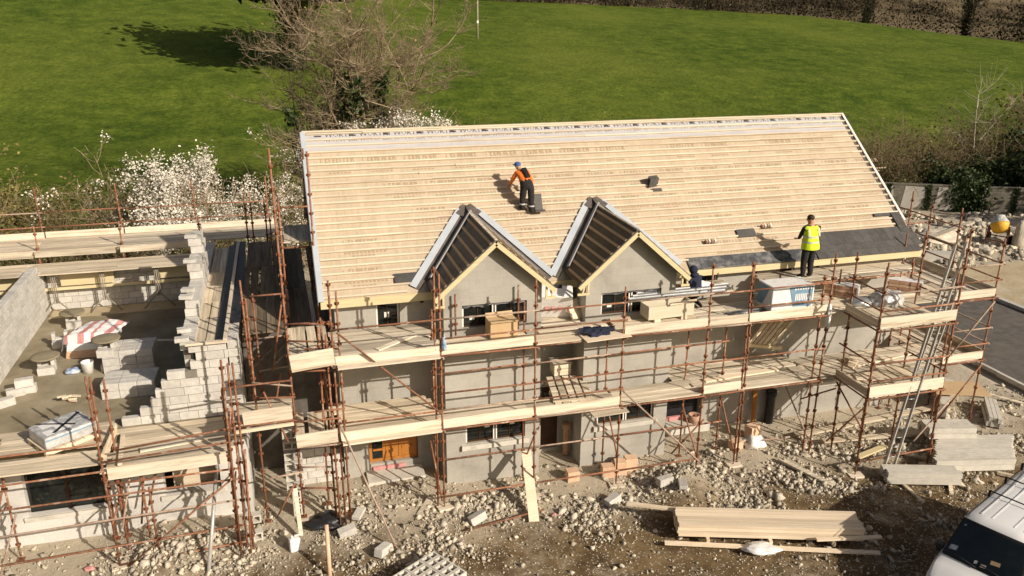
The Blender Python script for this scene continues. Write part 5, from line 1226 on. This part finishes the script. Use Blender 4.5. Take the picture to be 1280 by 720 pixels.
for z, rx, ry, yc in ((1.02, .236, .198, .030), (1.16, .221, .182, .043)):
    o_ = len(b.v)
    for h in (-.022, .022):
        for i in range(n): a = 2*PI*i/n; b.v.append((.05+rx*math.cos(a), yc+ry*math.sin(a)+.008*math.sin(a*5+z*9), z+h))
    for i in range(n): b.f.append([o_+i, o_+(i+1) % n, o_+n+(i+1) % n, o_+n+i]); b.m.append(0); b.s.append(True)
for x in (-.10, .20): b.bar((x, -.125, 1.19), (x, -.065, 1.40), .04, .012, up=(0, -1, .2))
b.build('reflective_tape', 'reflect', V, fix=False)
# worker in dark hooded top crouching behind the trough
F3 = Vector((10.12, -.55, DU+.02))
p3 = thing('person', 'person in a dark navy hooded top kneeling on the upper deck', 'person', F3, 0, local=True)
J = dict(pelvis=((0, 0, .40), .15), spine=((0, .05, .58), .15), chest=((-.02, .08, .77), (.17, .13)), neck=((-.03, .10, .90), .065), head=((-.05, .13, .98), .095), crown=((-.06, .15, 1.08), .08),
         shl=((-.20, .10, .80), .07), ell=((-.26, .26, .60), .05), wrl=((-.20, .44, .48), .034), shr=((.17, .10, .80), .07), elr=((.25, .26, .60), .05), wrr=((.22, .44, .48), .034),
         hpl=((-.10, .02, .36), .105), knl=((-.13, .36, .09), .075), anl=((-.12, -.06, .07), .052), tol=((-.12, -.20, .04), .042), hpr=((.10, .02, .36), .105), knr=((.13, .36, .09), .075), anr=((.12, -.06, .07), .052), tor=((.12, -.20, .04), .042))
skin_body('body', p3, J, BONES, ['navy', 'darkcloth', 'skin', 'boot'], zone_)
hand(p3, J['wrl'][0], (.1, .8, -.5), (1, 0, 0)); hand(p3, J['wrr'][0], (-.1, .8, -.5), (-1, 0, 0)); face(p3, (-.05, .14, 1.0), (-.3, .95, -.2), .088)
b = MB(); blob(b, (-.05, .115, 1.03), .125, 0, 12, 8, (1, 1, 1.0)); blob(b, (-.03, .06, .90), .12, 0, 12, 6, (1.1, .9, .6)); b.build('hood', 'navy', p3)

# ------------------------------------------------------------------ van
van = thing('parked_van', 'white parked van with roof bars at the bottom right corner of the site', 'van', (13.32, -8.45, site_z(13.3, -8.4)+.0), math.radians(203.6), local=True)
sec = [(-3.62, 1.05, 1.72, .62, .80), (-3.55, 1.08, 1.86, .66, .82), (-1.8, 1.10, 1.92, .68, .84), (-.25, 1.12, 1.93, .68, .85), (0.02, 1.13, 1.885, .67, .85), (.22, 1.13, 1.50, .72, .85), (.44, 1.12, 1.13, .76, .85), (.80, 1.02, 1.06, .73, .84), (1.15, .88, .93, .66, .80), (1.34, .70, .76, .56, .72), (1.40, .55, .60, .50, .66)]
def ring(x, belt, top, rw, bw):
    P = [(bw*.96, .30), (bw, .55), (bw, min(belt, top-.02)*.85), (bw*.985, min(belt, top-.015)), (rw+.02 if top-belt > .3 else rw+.04, top-.07 if top-belt > .3 else top-.02), (rw*.90, top-.012), (rw*.45, top+.012), (0, top+.018)]
    return [(x, y, z) for y, z in P]+[(x, -y, z) for y, z in P[-2::-1]]
b = MB(); rs = [ring(*s) for s in sec]; n = len(rs[0])
for r in rs: b.v += r
for k in range(len(rs)-1):
    for i in range(n-1): b.f.append([k*n+i, k*n+i+1, (k+1)*n+i+1, (k+1)*n+i]); b.m.append(0); b.s.append(True)
    b.f.append([k*n+n-1, k*n, (k+1)*n, (k+1)*n+n-1]); b.m.append(1); b.s.append(False)
b.f.append(list(range(n))); b.f.append([(len(rs)-1)*n+i for i in range(n)]); b.m += [0, 0]; b.s += [False, False]
body = b.build('body', ['paint', 'rubber'], van)
# windscreen with black surround
def wpt(u, v, o=0.0):            # u -1..1 across, v 0 bottom..1 top of the raked screen
    x = .46-.42*v; z = 1.125+.755*v; hw = .80-.135*v; bow = .05*(1-u*u)
    return Vector((x+bow+o*.87, u*hw, z+bow*.45+o*.5))
def screen(u0, u1, v0, v1, o, name, mt, nn=10):
    b = MB()
    for j in range(4):
        for i in range(nn+1): b.v.append(tuple(wpt(u0+(u1-u0)*i/nn, v0+(v1-v0)*j/3, o)))
    for j in range(3):
        for i in range(nn): a = j*(nn+1)+i; b.f.append([a, a+1, a+nn+2, a+nn+1]); b.m.append(0); b.s.append(True)
    return b.build(name, mt, van, fix=False)
screen(-1.0, 1.0, -.04, 1.02, .022, 'windscreen_seal', 'rubber')
ws = screen(-.94, .94, .03, .95, .03, 'windscreen', 'glass')
def paper(u, v, du, dv, mt, name='paper'):
    b = MB(); b.v = [tuple(wpt(a, c, .034)) for a, c in ((u-du, v-dv), (u+du, v-dv*.6), (u+du, v+dv), (u-du, v+dv*.6))]; b.f = [[0, 1, 2, 3]]; b.m = [0]; b.s = [False]; b.build(name, mt, ws, fix=False)
paper(-.80, .22, .10, .08, 'bluebag'); paper(.05, .10, .07, .05, 'toe'); paper(-.15, .12, .04, .05, 'white'); paper(.3, .28, .12, .06, 'card'); paper(-.82, .85, .03, .03, 'bluebag')
b = MB(); b.tube(wpt(.75, .0, .05), wpt(-.1, .12, .05), .012, 6); b.tube(wpt(-.1, .0, .05), wpt(-.85, .10, .05), .012, 6); b.build('wiper', 'rubber', van)
for s in (-1, 1):
    b = MB(); blob(b, (1.12, s*.66, .80), .17, 0, 14, 8, (1.1, .7, .62)); b.build('headlamp', 'headlamp', van)
    b = MB(); b.poly([(.06, s*.865, 1.12), (-.95, s*.865, 1.12), (-.95, s*.735, 1.72), (-.20, s*.735, 1.72)], (0, s*.006, 0)); b.build('side_window', 'glass', van)
    b = MB(); b.box(.28, .44, s*.90-.07, s*.90+.07, 1.06, 1.26); b.build('mirror', 'rubber', van, bevel=.02)
    for x in (.72, -2.6):
        W = MB().lathe((x, s*.74, .31), [(.20, -.09), (.30, -.09), (.315, -.06), (.315, .06), (.30, .09), (.20, .09)], 20, (0, 1, 0)).build('wheel', 'rubber', van)
        MB().lathe((x, s*.75, .31), [(.19, -.08), (.19, .08), (.05, .06)], 14, (0, 1, 0)).build('rim', 'greymetal', W)
    for k in range(2): MB().bar((-3.3, s*(.22+.22*k), 1.945), (-.3, s*(.22+.22*k), 1.95), .03, .005).build('roof_rib', 'paint', van)
    MB().bar((-3.5, s*.665, 1.885), (-.05, s*.655, 1.895), .018, .02).build('roof_gutter', 'rubber', van)
for x in (-1.25, -2.15, -3.1):
    b = MB(); b.tube((x, -.68, 2.03), (x, .68, 2.03), .016, 8)
    for s in (-1, 1): b.bar((x, s*.66, 1.86), (x, s*.66, 2.04), .05, .04, up=(1, 0, 0))
    b.build('roof_bar', 'rubber', van)
MB().box(1.26, 1.43, -.74, .74, .34, .52).build('bumper', 'paint', van, bevel=.03)
MB().box(1.38, 1.415, -.42, .42, .56, .64).build('grille', 'rubber', van)

# ------------------------------------------------------------------ boundary wall and yard at the back right
def bw_base(t): return Vector((31.5, 26.3, -.1)).lerp(Vector((53.5, 15.6, -.1)), t)
bwL = (bw_base(1)-bw_base(0)).length; bang = math.atan2(-10.7, 22.0)
bw_ = thing('boundary_wall', 'weathered grey block boundary wall below the hedge at the back right', 'wall', bw_base(0), bang, local=True)
MB().box(0, bwL, -.08, .08, 0, 1.72).build('mortar_core', 'mortar', bw_)
b = MB(); cnt = 0
for k in range(8):
    x = -.22*(k % 2)
    while x < bwL:
        b.box(max(0, x), x+.44, -.105-RN.uniform(0, .006), -.081, k*.22+.005, k*.22+.213); x += .45
o = b.build('block_course', 'oldblock', bw_); o['kind'] = 'stuff'
MB().box(0, bwL, -.14, .14, 1.725, 1.80).build('coping', 'oldblock', bw_)
for x0_, x1_ in ((4.4, 6.3), (6.8, 8.2), (8.8, 10.4)):
    b = MB(); pts = [(x0_, -.115, .25), (x1_-.5, -.115, .15), (x1_, -.115, 1.0), (x1_-.1, -.115, 1.62), (x0_+.15, -.115, 1.66)]; b.poly(pts, (0, -.012, 0)); b.build('render_patch', 'wall', bw_)
mx_ = thing('cement_mixer', 'yellow and grey drum cement mixer standing in the yard by the boundary wall', 'mixer', (37.1, 15.0, 0), .5, local=True)
b = MB(); b.lathe((0, 0, 1.05), [(.12, -.42), (.40, -.30), (.47, 0), (.47, .08)], 18, (.45, .35, .8)); d_ = b.build('drum', 'yellow', mx_)
b = MB(); ax = Vector((.45, .35, .8)).normalized(); b.lathe(Vector((0, 0, 1.05))+ax*.082, [(.475, 0), (.46, .10), (.30, .42), (.31, .45), (.26, .45)], 18, ax); b.build('drum_mouth', 'clear', d_)
b = MB()
for s in (-1, 1): b.bar((.3, s*.5, 0.05), (0, s*.48, 1.05), .06, .06); b.bar((-.5, s*.5, .05), (0, s*.48, 1.05), .06, .06)
b.bar((.3, -.5, .4), (.3, .5, .4), .05, .05); b.bar((-.5, -.5, .3), (-.5, .5, .3), .05, .05); b.build('stand', 'rustdark', mx_)
for s in (-1, 1): MB().lathe((.45, s*.56, .26), [(.1, -.05), (.26, -.05), (.26, .05), (.1, .05)], 16, (0, 1, 0)).build('wheel', 'rubber', mx_)
simple('stone_slab', 'upright pale stone slab leaning beside the yellow cement mixer', 'stone', lumpy(.62, .4, 1.6, 51, 3, .22), 'bigstone', (37.9, 14.2, 0), .3)
simple('builders_bag', 'white builders bag of sand beside the gable scaffold in the yard', 'bag', lumpy(1.0, .7, .9, 52, 4, .25), 'white', (31.2, 16.9, 0), .3)
simple('sand_heap', 'heap of grey building sand beside the yellow cement mixer', 'sand', lumpy(1.6, 1.0, .7, 53, 4, .3), 'bigstone', (34.2, 16.4, -.1), .3)
simple('concrete_trough', 'low concrete trough lying in the yard beyond the scaffold', 'trough', MB().box(-1.2, 1.2, -.35, .35, 0, .45), 'kerb', (31.2, 13.4, 0), -.4)
for i in range(26):
    x, y = RN.uniform(29.0, 43), RN.uniform(14.0, 19.5)
    simple('rubble_rock', ['rough grey rock lying in the yard', 'angular grey rock lying in the yard', 'pale rounded rock lying in the yard'][i % 3]+' '+['close to the sand heap', 'left of the cement mixer', 'behind the cement mixer', 'at the foot of the boundary wall', 'near the sandy path', 'under the thick yard plank', 'beyond the white builders bag', 'beside the concrete trough', 'below the hanging ivy'][i % 9]+['', ' again', ' too'][i // 9], 'rock', lumpy(RN.uniform(.2, .6), RN.uniform(.2, .5), RN.uniform(.2, .55), 60+i, 2, .4), 'bigstone', (x, y, -.05), RN.uniform(0, 6), 'rocks in the back yard')
loose((32.5, 15.2, .5), (37.2, 17.0, .75), .3, .12, 'weathered thick plank lying across the yard rubble', 'greyboard', 'yard_plank')
loose((26.5, 13.2, .9), (31.0, 14.2, 1.0), .3, .08, 'pale plank lying beyond the gable scaffold', 'toe', 'yard_plank')

# ------------------------------------------------------------------ vegetation
VR = random.Random(5)
def rv(s=1.0): return Vector((VR.gauss(0, s), VR.gauss(0, s), VR.gauss(0, s)))
def branch(b, p, d, L, r, lev, ends, up=.10, wob=.22, kids=(4, 6), m=0, fine=.006, segs=4, minr=.006, kl=(.42, .68)):
    n = 7 if r > .08 else 5 if r > .03 else 3; pts = [p]
    for s in range(segs):
        d = (d+rv(wob)+Vector((0, 0, up))).normalized(); q = p+d*(L/segs)
        ra = max(r*(1-s/segs*.75), fine); rb = max(r*(1-(s+1)/segs*.75), fine)
        b.tube(p, q, ra, n, rb, m=m if r > .05 else m+1, cap=False); p = q; pts.append((p.copy(), d.copy()))
    if lev <= 0: ends.append((p, d)); ends.append(pts[-2] if isinstance(pts[-2], tuple) else (p, d)); return
    for k in range(VR.randint(*kids)):
        q, dd = pts[VR.randint(1, len(pts)-1)]; nd = (dd*.55+rv(.62)).normalized()
        if nd.z < -.25: nd.z *= -.3
        branch(b, q, nd, L*VR.uniform(*kl), r*VR.uniform(.35, .5), lev-1, ends, up, wob, kids, m, fine, 3 if lev < 2 else segs, minr, kl)
def leaf(b, c, s, m, elong=1.6):
    a = rv().normalized(); t = a.orthogonal().normalized(); e = a.cross(t); an = VR.uniform(0, 6.28); u = t*math.cos(an)+e*math.sin(an); v = a.cross(u)
    u *= s*elong*.5; v *= s*.5
    b.add([c-u-v*.4, c+u*.2-v, c+u+v*.3, c-u*.2+v], [(0, 1, 2, 3)], m)
def leaves(b, ends, n, s, m, spread=.3, filt=None):
    k = 0
    while k < n:
        c, d = VR.choice(ends); c = c+rv(spread)
        if filt and not filt(c): k += .15; continue
        k += 1
        leaf(b, c, s*VR.uniform(.6, 1.4), m)
def shrub(h, rad, stems, lev, kind, seed):
    """one shrub: a mesh for the stems and twigs, one for its leaves or blossom"""
    VR.seed(seed); b = MB(); ends = []
    for k in range(stems):
        a = VR.uniform(0, 6.28); rr = rad*VR.uniform(0, .45); p = Vector((math.cos(a)*rr, math.sin(a)*rr, 0))
        d = Vector((math.cos(a)*VR.uniform(.1, .6), math.sin(a)*VR.uniform(.1, .6), 1)).normalized()
        branch(b, p, d, h*VR.uniform(.45, .62), .03*h/5, lev, ends, .10, .20, (5, 7), 0, .008)
    low = MB()
    if kind == 'blossom':
        ph = VR.uniform(0, 9)
        leaves(low, ends, 24000, .05, 0, .16, lambda c: c.z > h*.30 and mnoise.noise(c*.6+Vector((ph, 0, 0))) > .12)
        leaves(low, ends, 900, .08, 1, .25, lambda c: c.z < h*.55)
    elif kind == 'half':
        ph = VR.uniform(0, 9)
        leaves(low, ends, 5200, .05, 0, .10, lambda c: mnoise.noise(c*.6+Vector((ph, 0, 0))) > .2)
        leaves(low, ends, 1500, .075, 1, .25)
    elif kind == 'olive': leaves(low, ends, 2600, .075, 1, .22)
    elif kind == 'gold': leaves(low, ends, 3000, .08, 2, .2); leaves(low, ends, 900, .08, 1, .25)
    elif kind == 'brown': leaves(low, ends, 700, .07, 1, .25)
    elif kind == 'dark': leaves(low, ends, 5200, .20, 3, .28)
    st = 'browntwig' if kind in ('brown', 'olive', 'dark') else 'twig'
    return b.mesh('stems', [st, st], fix=False), low.mesh('foliage', ['blossom', 'olive', 'gold', 'ivy'], fix=False)
SH = {}
for kind, nvar in (('blossom', 2), ('half', 1), ('olive', 2), ('gold', 1), ('brown', 2), ('dark', 1)):
    SH[kind] = [shrub(5.0, 1.7, 11 if kind != 'brown' else 22, 2, kind, hash(kind) % 1 + 17*i+len(kind)*3) for i in range(nvar)]
def put_shrub(x, y, h, kind, label, z=0, wide=1.0, group=None):
    nm = {'blossom': 'blackthorn_bush', 'half': 'blackthorn_bush', 'olive': 'hawthorn_bush', 'gold': 'budding_bush', 'brown': 'bare_bush', 'dark': 'ivy_bush'}[kind]
    t = thing(nm, label, 'bush', (x, y, z-.1), VR.uniform(0, 6.28), group, local=True); s = h/5.3; t.scale = (s*wide, s*wide, s)
    st, fo = VR.choice(SH[kind])
    for me, n_ in ((st, 'stems'), (fo, 'foliage')):
        o = bpy.data.objects.new(n_, me); COL.objects.link(o); o.parent = t; ORG[o.name] = Vector((0, 0, 0)); o['kind'] = 'stuff'
VR.seed(77)
for x, y, h, k, lb in (
    (-16.5, 21, 6.0, 'gold', 'golden budding bush at the left edge of the photo'), (-14.2, 20, 5.4, 'olive', 'olive green bush right of the golden bush at the left edge'), (-12.2, 21.5, 6.0, 'gold', 'yellowish bush behind the second scaffold post from the left'),
    (-10.2, 20.2, 5.4, 'olive', 'olive hedge bush left of the white blossom'), (-8.6, 20.5, 5.6, 'brown', 'brown twiggy bush at the left end of the white blossom'), (-6.9, 21, 6.3, 'half', 'thinly flowering bush left of the fullest blossom'),
    (-4.9, 20.6, 6.6, 'blossom', 'fullest white blossoming bush in the left hedge'), (-3.7, 19.2, 4.4, 'blossom', 'lower white blossom bush hanging towards the scaffold rails'), (-1.5, 20.5, 5.4, 'half', 'sparsely flowering bush left of the tall scaffold upright'), (.4, 20.5, 5.2, 'half', 'sparsely flowering bush touching the roof edge'),
    (-15.5, 16.6, 3.7, 'olive', 'low green bush behind the left end of the back scaffold'), (-12.6, 16.2, 3.8, 'olive', 'low green bush under the yellowish bush'), (-9.8, 16.4, 3.9, 'olive', 'low green bush behind the middle scaffold rails'), (-7.0, 16.2, 4.0, 'brown', 'low brown bush below the thin blossom'), (-4.2, 16.4, 3.9, 'olive', 'low green bush below the fullest blossom'), (-1.6, 16.2, 3.7, 'olive', 'low green bush behind the right end of the back scaffold'),
    (2.0, 27.5, 6.2, 'half', 'blossom bush just above the left end of the ridge'), (4.4, 28, 6.8, 'blossom', 'white blossom bush above the ridge below the big bare tree'), (6.9, 28, 7.5, 'blossom', 'brightest blossom bush above the ridge right of the big tree'), (9.2, 29, 6.7, 'brown', 'thin brown bush right of the brightest ridge blossom'),
    (12.5, 30, 6.2, 'brown', 'second brown bush peeping over the ridge'), (16, 30.5, 6.0, 'brown', 'brown bush peeping over the ridge behind the orange worker'), (19.5, 31, 6.0, 'olive', 'olive bush peeping over the ridge right of the orange worker'), (23, 31, 5.6, 'brown', 'brown bush peeping over the middle right of the ridge'), (27, 31, 5.4, 'brown', 'brown bush peeping over the right of the ridge'), (31, 30, 5.0, 'brown', 'brown bush at the right end of the ridge'),
    (33.8, 27.5, 5.0, 'brown', 'brown bush just right of the roof corner'), (36.3, 26.6, 4.9, 'brown', 'bare bush second from the right roof corner'), (38.9, 26.4, 5.5, 'brown', 'wide brown bush above the left end of the boundary wall'), (41.6, 26.0, 4.8, 'brown', 'bare bush left of the pale birch'), (43.6, 27.5, 4.4, 'gold', 'yellow green bush behind the pale birch'), (46.6, 26.0, 5.6, 'brown', 'brown bush right of the pale birch'),
    (49.4, 25.6, 6.8, 'brown', 'tall brown bush near the right edge'), (52.4, 24.5, 7.0, 'gold', 'tall yellowish bush at the right edge'), (39.5, 24.4, 2.6, 'olive', 'low green bush on top of the left part of the boundary wall'), (42.0, 23.3, 2.8, 'dark', 'dark ivy bush hanging over the boundary wall'), (44.8, 22.6, 3.2, 'dark', 'dark bush in the shade behind the middle of the boundary wall'), (47.8, 21.8, 3.6, 'dark', 'dark bush in the shade at the right end of the boundary wall'), (50.8, 20.5, 4.2, 'dark', 'dark bush beyond the right end of the boundary wall')):
    put_shrub(x, y, h*(1.28 if x > 45 else 1.15 if x > 33 else 1.0), k, lb, wide=1.15)
# ivy hanging on the wall
VR.seed(3)
b = MB()
for k in range(1500):
    x = VR.gauss(10.9, .5); z = VR.uniform(.1, 2.0); leaf(b, Vector((x, -.17-abs(VR.gauss(0, .06)), z)), .14, 0)
for cx_ in (5.2, 6.0, 8.4, 13.5, 15.2, 17):
    for k in range(220): leaf(b, Vector((VR.gauss(cx_, .10), -.16, VR.uniform(.1, 1.8))), .10, 0)
b.build('climbing_ivy', 'ivy', bw_, fix=False)['kind'] = 'stuff'
def big_tree(name, label, loc, H, R_, stems, lev, seed, mats, ivyn=0, ivyh=.6, ivysp=.4, kids=(4, 6), r0=.16, fine=.010, lean=.35, kl=(.42, .68)):
    VR.seed(seed); b = MB(); ends = []; trunks = []
    for k in range(stems):
        a = 6.28*k/max(1, stems)+VR.uniform(-.4, .4); p = Vector((math.cos(a)*.25*(stems > 1), math.sin(a)*.25*(stems > 1), 0)); d = Vector((math.cos(a)*lean*(stems > 1), math.sin(a)*lean*(stems > 1), 1)).normalized()
        branch(b, p, d, H*VR.uniform(.55, .75), r0*VR.uniform(.7, 1.1), lev, ends, .07, .13, kids, 0, fine, 6, .006, kl)
        trunks.append((p, d))
    t = thing(name, label, 'tree', loc, 0, local=True)
    o = b.build('trunk_and_branches', mats, t, fix=False)
    if ivyn:
        c = MB()
        for k in range(ivyn):
            p, d = VR.choice(trunks); s = VR.random()**1.0*H*ivyh; leaf(c, p+d*s+rv(ivysp*(.6+.8*abs(mnoise.noise(Vector((s*.8, seed, 0)))))), .24, 0)
        c.build('ivy', 'ivy', t, fix=False)['kind'] = 'stuff'
    return t, ends
t_, en = big_tree('bare_tree', 'large bare many stemmed tree with ivy rising behind the left end of the ridge', (4.3, 29.5, 0), 17, 4, 9, 3, 21, ['bark', 'twig'], 2000, .5, .24, (10, 13), .13, .007, .13, (.28, .42))
b = MB(); VR.seed(8); leaves(b, en, 500, .10, 0, .25); b.build('buds', 'gold', t_, fix=False)['kind'] = 'stuff'
t_, en = big_tree('bare_tree', 'bare tree leaning left of the large many stemmed tree', (1.5, 32, 0), 13, 3, 6, 3, 35, ['bark', 'twig'], 800, .5, .25, (7, 9), .12, .008, .2, (.30, .46))
t_, en = big_tree('ivy_tree', 'dark ivy covered tree standing in the field beyond the large bare tree', (2.2, 84, field_z(2.2, 84)), 19, 4, 3, 3, 44, ['bark', 'browntwig'], 5200, .8, 1.0, (4, 5), .35, .03, .22)
b = MB(); VR.seed(9); leaves(b, en, 9000, .9, 0, 1.6, lambda c: c.z > 8); b.build('crown', 'ivy', t_, fix=False)['kind'] = 'stuff'
VR.seed(12)
b = MB(); p = Vector((0, 0, 0)); en = []
branch(b, p, Vector((.03, 0, 1)), 6.6, .075, 2, en, .14, .05, (7, 9), 0, .007, 7); branch(b, Vector((.0, 0, 3.6)), Vector((.6, 0, .8)), 2.9, .05, 2, en, .04, .06, (5, 6), 0, .007, 4); branch(b, Vector((0, 0, 2.9)), Vector((-.9, .2, .45)), 1.6, .035, 1, en, .04, .1, (3, 4), 0, .01, 3)
VR.seed(13); big_tree('ivy_tree', 'dense evergreen just outside the right edge shading the boundary wall', (48.6, 12.6, 0), 6.5, 3, 4, 2, 71, ['bark', 'browntwig'], 5200, .95, .8, (5, 6), .14, .02, .45)
t = thing('birch_tree', 'slender pale bare birch above the boundary wall at the right', 'tree', (44.9, 25.2, .3), 0, local=True); b.build('trunk_and_branches', ['birch', 'birch'], t, fix=False)
# far hedge and wood: one mass nobody could count
VR.seed(31); b = MB()
for k in range(340):
    x = VR.uniform(18, 185); y = float(np.interp(x, HX, HYH))+abs(VR.gauss(0, 2.5)); z = field_z(x, y); h = VR.uniform(4.2, 6.6) if x < 95 else VR.uniform(5, 9)
    for j in range(300):
        a = VR.uniform(0, 6.28); zz = VR.random(); rr = 2.6*math.sqrt(VR.random())*(1-.6*zz*zz); c = Vector((x+math.cos(a)*rr, y+math.sin(a)*rr, z+zz*h))
        if VR.random() < .86:
            d = Vector((VR.gauss(0, .45), VR.gauss(0, .45), 1)).normalized()*VR.uniform(.5, 1.5); s = d.orthogonal().normalized()*.05
            b.add([c-s, c+s, c+d+s*.4, c+d-s*.4], [(0, 1, 2, 3)], 0)
        else: leaf(b, c, VR.uniform(.2, .45), 1 if VR.random() < .5 else 0)
tag(b.build('far_hedge', ['hedgetwig', 'olive', 'ivy'], fix=False), kind='stuff')
b = MB()
for j in range(12):
    for i in range(30):
        x = 40+i*9; yb = float(np.interp(x, HX, HYH))+8; b.v.append((x, yb+j*18, field_z(x, yb)-.5+j*j*.32+j*1.7))
for j in range(11):
    for i in range(29): a = j*30+i; b.f.append([a, a+1, a+31, a+30]); b.m.append(0); b.s.append(True)
MT['hay'] = mat('dry_pasture', (.13, .095, .05), (.19, .145, .08), scale=.12, rough=1, dirt=(.10, .09, .03), dscale=.05)
tag(b.build('far_hillside', 'hay', fix=False), kind='structure')
VR.seed(91); b = MB()
for k in range(300):
    x = VR.uniform(60, 230); yb = float(np.interp(x, HX, HYH)); y = yb+VR.uniform(8, 70); j = (y-yb-8)/18; z = field_z(x, yb+8)-.5+j*j*.32+j*1.7; h = VR.uniform(5, 11)
    if mnoise.noise(Vector((x*.03, y*.05, 0))) > .12: continue
    for q in range(70):
        c = Vector((x+VR.gauss(0, 1.4), y+VR.gauss(0, 1.4), z+VR.random()*h*.6)); d = Vector((VR.gauss(0, .25), VR.gauss(0, .25), 1)).normalized()*VR.uniform(1, 3); s = d.orthogonal().normalized()*.07
        b.add([c-s, c+s, c+d+s*.3, c+d-s*.3], [(0, 1, 2, 3)], 0 if VR.random() < .8 else 1)
tag(b.build('far_wood', ['hedgetwig', 'bark'], fix=False), kind='stuff')
for x, y, lb, sd_ in ((131, 148, 'ivy covered tree trunk rising from the far hedge', 61), (142.5, 131, 'ivy covered tree at the right end of the far hedge', 62)):
    big_tree('ivy_tree', lb, (x, y, field_z(x, y)), 14, 3, 2, 2, sd_, ['bark', 'browntwig'], 2600, .8, .7, (4, 5), .35, .04, .12)
t = thing('utility_pole', 'pale wooden utility pole standing alone in the field', 'pole', (30.71, 110, field_z(30.71, 110)), local=True)
MB().tube((0, 0, -.3), (0, 0, 9.5), .16, 10, .12).build('post', 'birch', t); MB().bar((-.9, 0, 9.1), (.9, 0, 9.1), .12, .12).build('crossarm', 'bark', t); MB().box(-.14, .14, -.19, -.17, 2.3, 2.7).build('notice', 'white', t)

# ------------------------------------------------------------------ rubble
def scatter(name, N, smin, smax, dens, seed, mt='stone', power=2.2, box=(-11, 23, -8.5, .5)):
    rng = np.random.default_rng(seed); bm = bmesh.new(); bmesh.ops.create_cube(bm, size=1.25); bmesh.ops.subdivide_edges(bm, edges=bm.edges[:3], cuts=1); bmesh.ops.triangulate(bm, faces=bm.faces[:]); bm.verts.ensure_lookup_table()
    base = np.array([v.co[:] for v in bm.verts]); fc = np.array([[v.index for v in f.verts] for f in bm.faces]); bm.free()
    pts = []
    while len(pts) < N:
        x, y = rng.uniform(box[0], box[1]), rng.uniform(box[2], box[3])
        if rng.random() < dens(x, y): pts.append((x, y))
    V, Fc = [], []
    for k, (x, y) in enumerate(pts):
        s = smin+(smax-smin)*rng.random()**power
        v = base*(1+rng.uniform(-.42, .38, (len(base), 1)))*np.array([1, rng.uniform(.55, 1), rng.uniform(.4, .8)])*s
        q = Quaternion((rng.normal(), rng.normal(), rng.normal(), rng.normal())).normalized(); v = v@np.array(q.to_matrix()).T
        V.append(v+np.array([x, y, site_z(x, y)+s*.22])); Fc.append(fc+k*len(base))
    V = np.concatenate(V); Fc = np.concatenate(Fc); me = bpy.data.meshes.new(name)
    me.vertices.add(len(V)); me.vertices.foreach_set('co', V.ravel()); me.loops.add(Fc.size); me.loops.foreach_set('vertex_index', Fc.ravel())
    me.polygons.add(len(Fc)); me.polygons.foreach_set('loop_start', np.arange(len(Fc))*3); me.polygons.foreach_set('loop_total', np.full(len(Fc), 3)); me.update(calc_edges=True)
    me.materials.append(MT[mt]); o = bpy.data.objects.new(name, me); COL.objects.link(o); tag(o, kind='stuff')
def dens(x, y):
    if 23.2 < x or (-.35 < y and x < 17.6): return 0 if not (17.8 < x < 23.2) else .5
    if x < -2.2 and y > -.7: return 0
    d = .10
    d = max(d, math.exp(-((y+2.6)/1.5)**2)*(.85 if -2 < x < 18.5 else .55)); d = max(d, .95*math.exp(-(((x-11.8)/3.2)**2+((y+3.9)/1.1)**2)))
    d = max(d, .8*math.exp(-(((x-1.2)/1.8)**2+((y+2.6)/1.3)**2))); d = max(d, .9*math.exp(-(((x-13.6)/1.6)**2+((y+5.3)/1.6)**2)), .6*math.exp(-(((x-20.5)/2)**2+((y+2.5)/2.5)**2)))
    if y < -3.4 and x < 9: d *= max(.12, 1-(-3.4-y)*.75)
    return d*min(1, max(.04, .42+1.9*mnoise.noise(Vector((x*.55, y*.75, 5)))+.7*mnoise.noise(Vector((x*2.1, y*2.1, 8)))))
scatter('gravel', 22000, .012, .045, lambda x, y: min(1, dens(x, y)*1.3+.07), 3)
scatter('rubble', 9000, .025, .11, dens, 4, power=3.0)
scatter('broken_stone', 240, .08, .19, lambda x, y: dens(x, y)*.8 if y < -1.0 else 0, 6, 'bigstone')
scatter('yard_rubble', 2600, .05, .30, lambda x, y: max(0, min(1, .35+1.2*mnoise.noise(Vector((x*.4, y*.5, 2))))) if y < 24.6-.49*(x-34) else 0, 8, power=2.6, box=(29, 46, 11.8, 24))
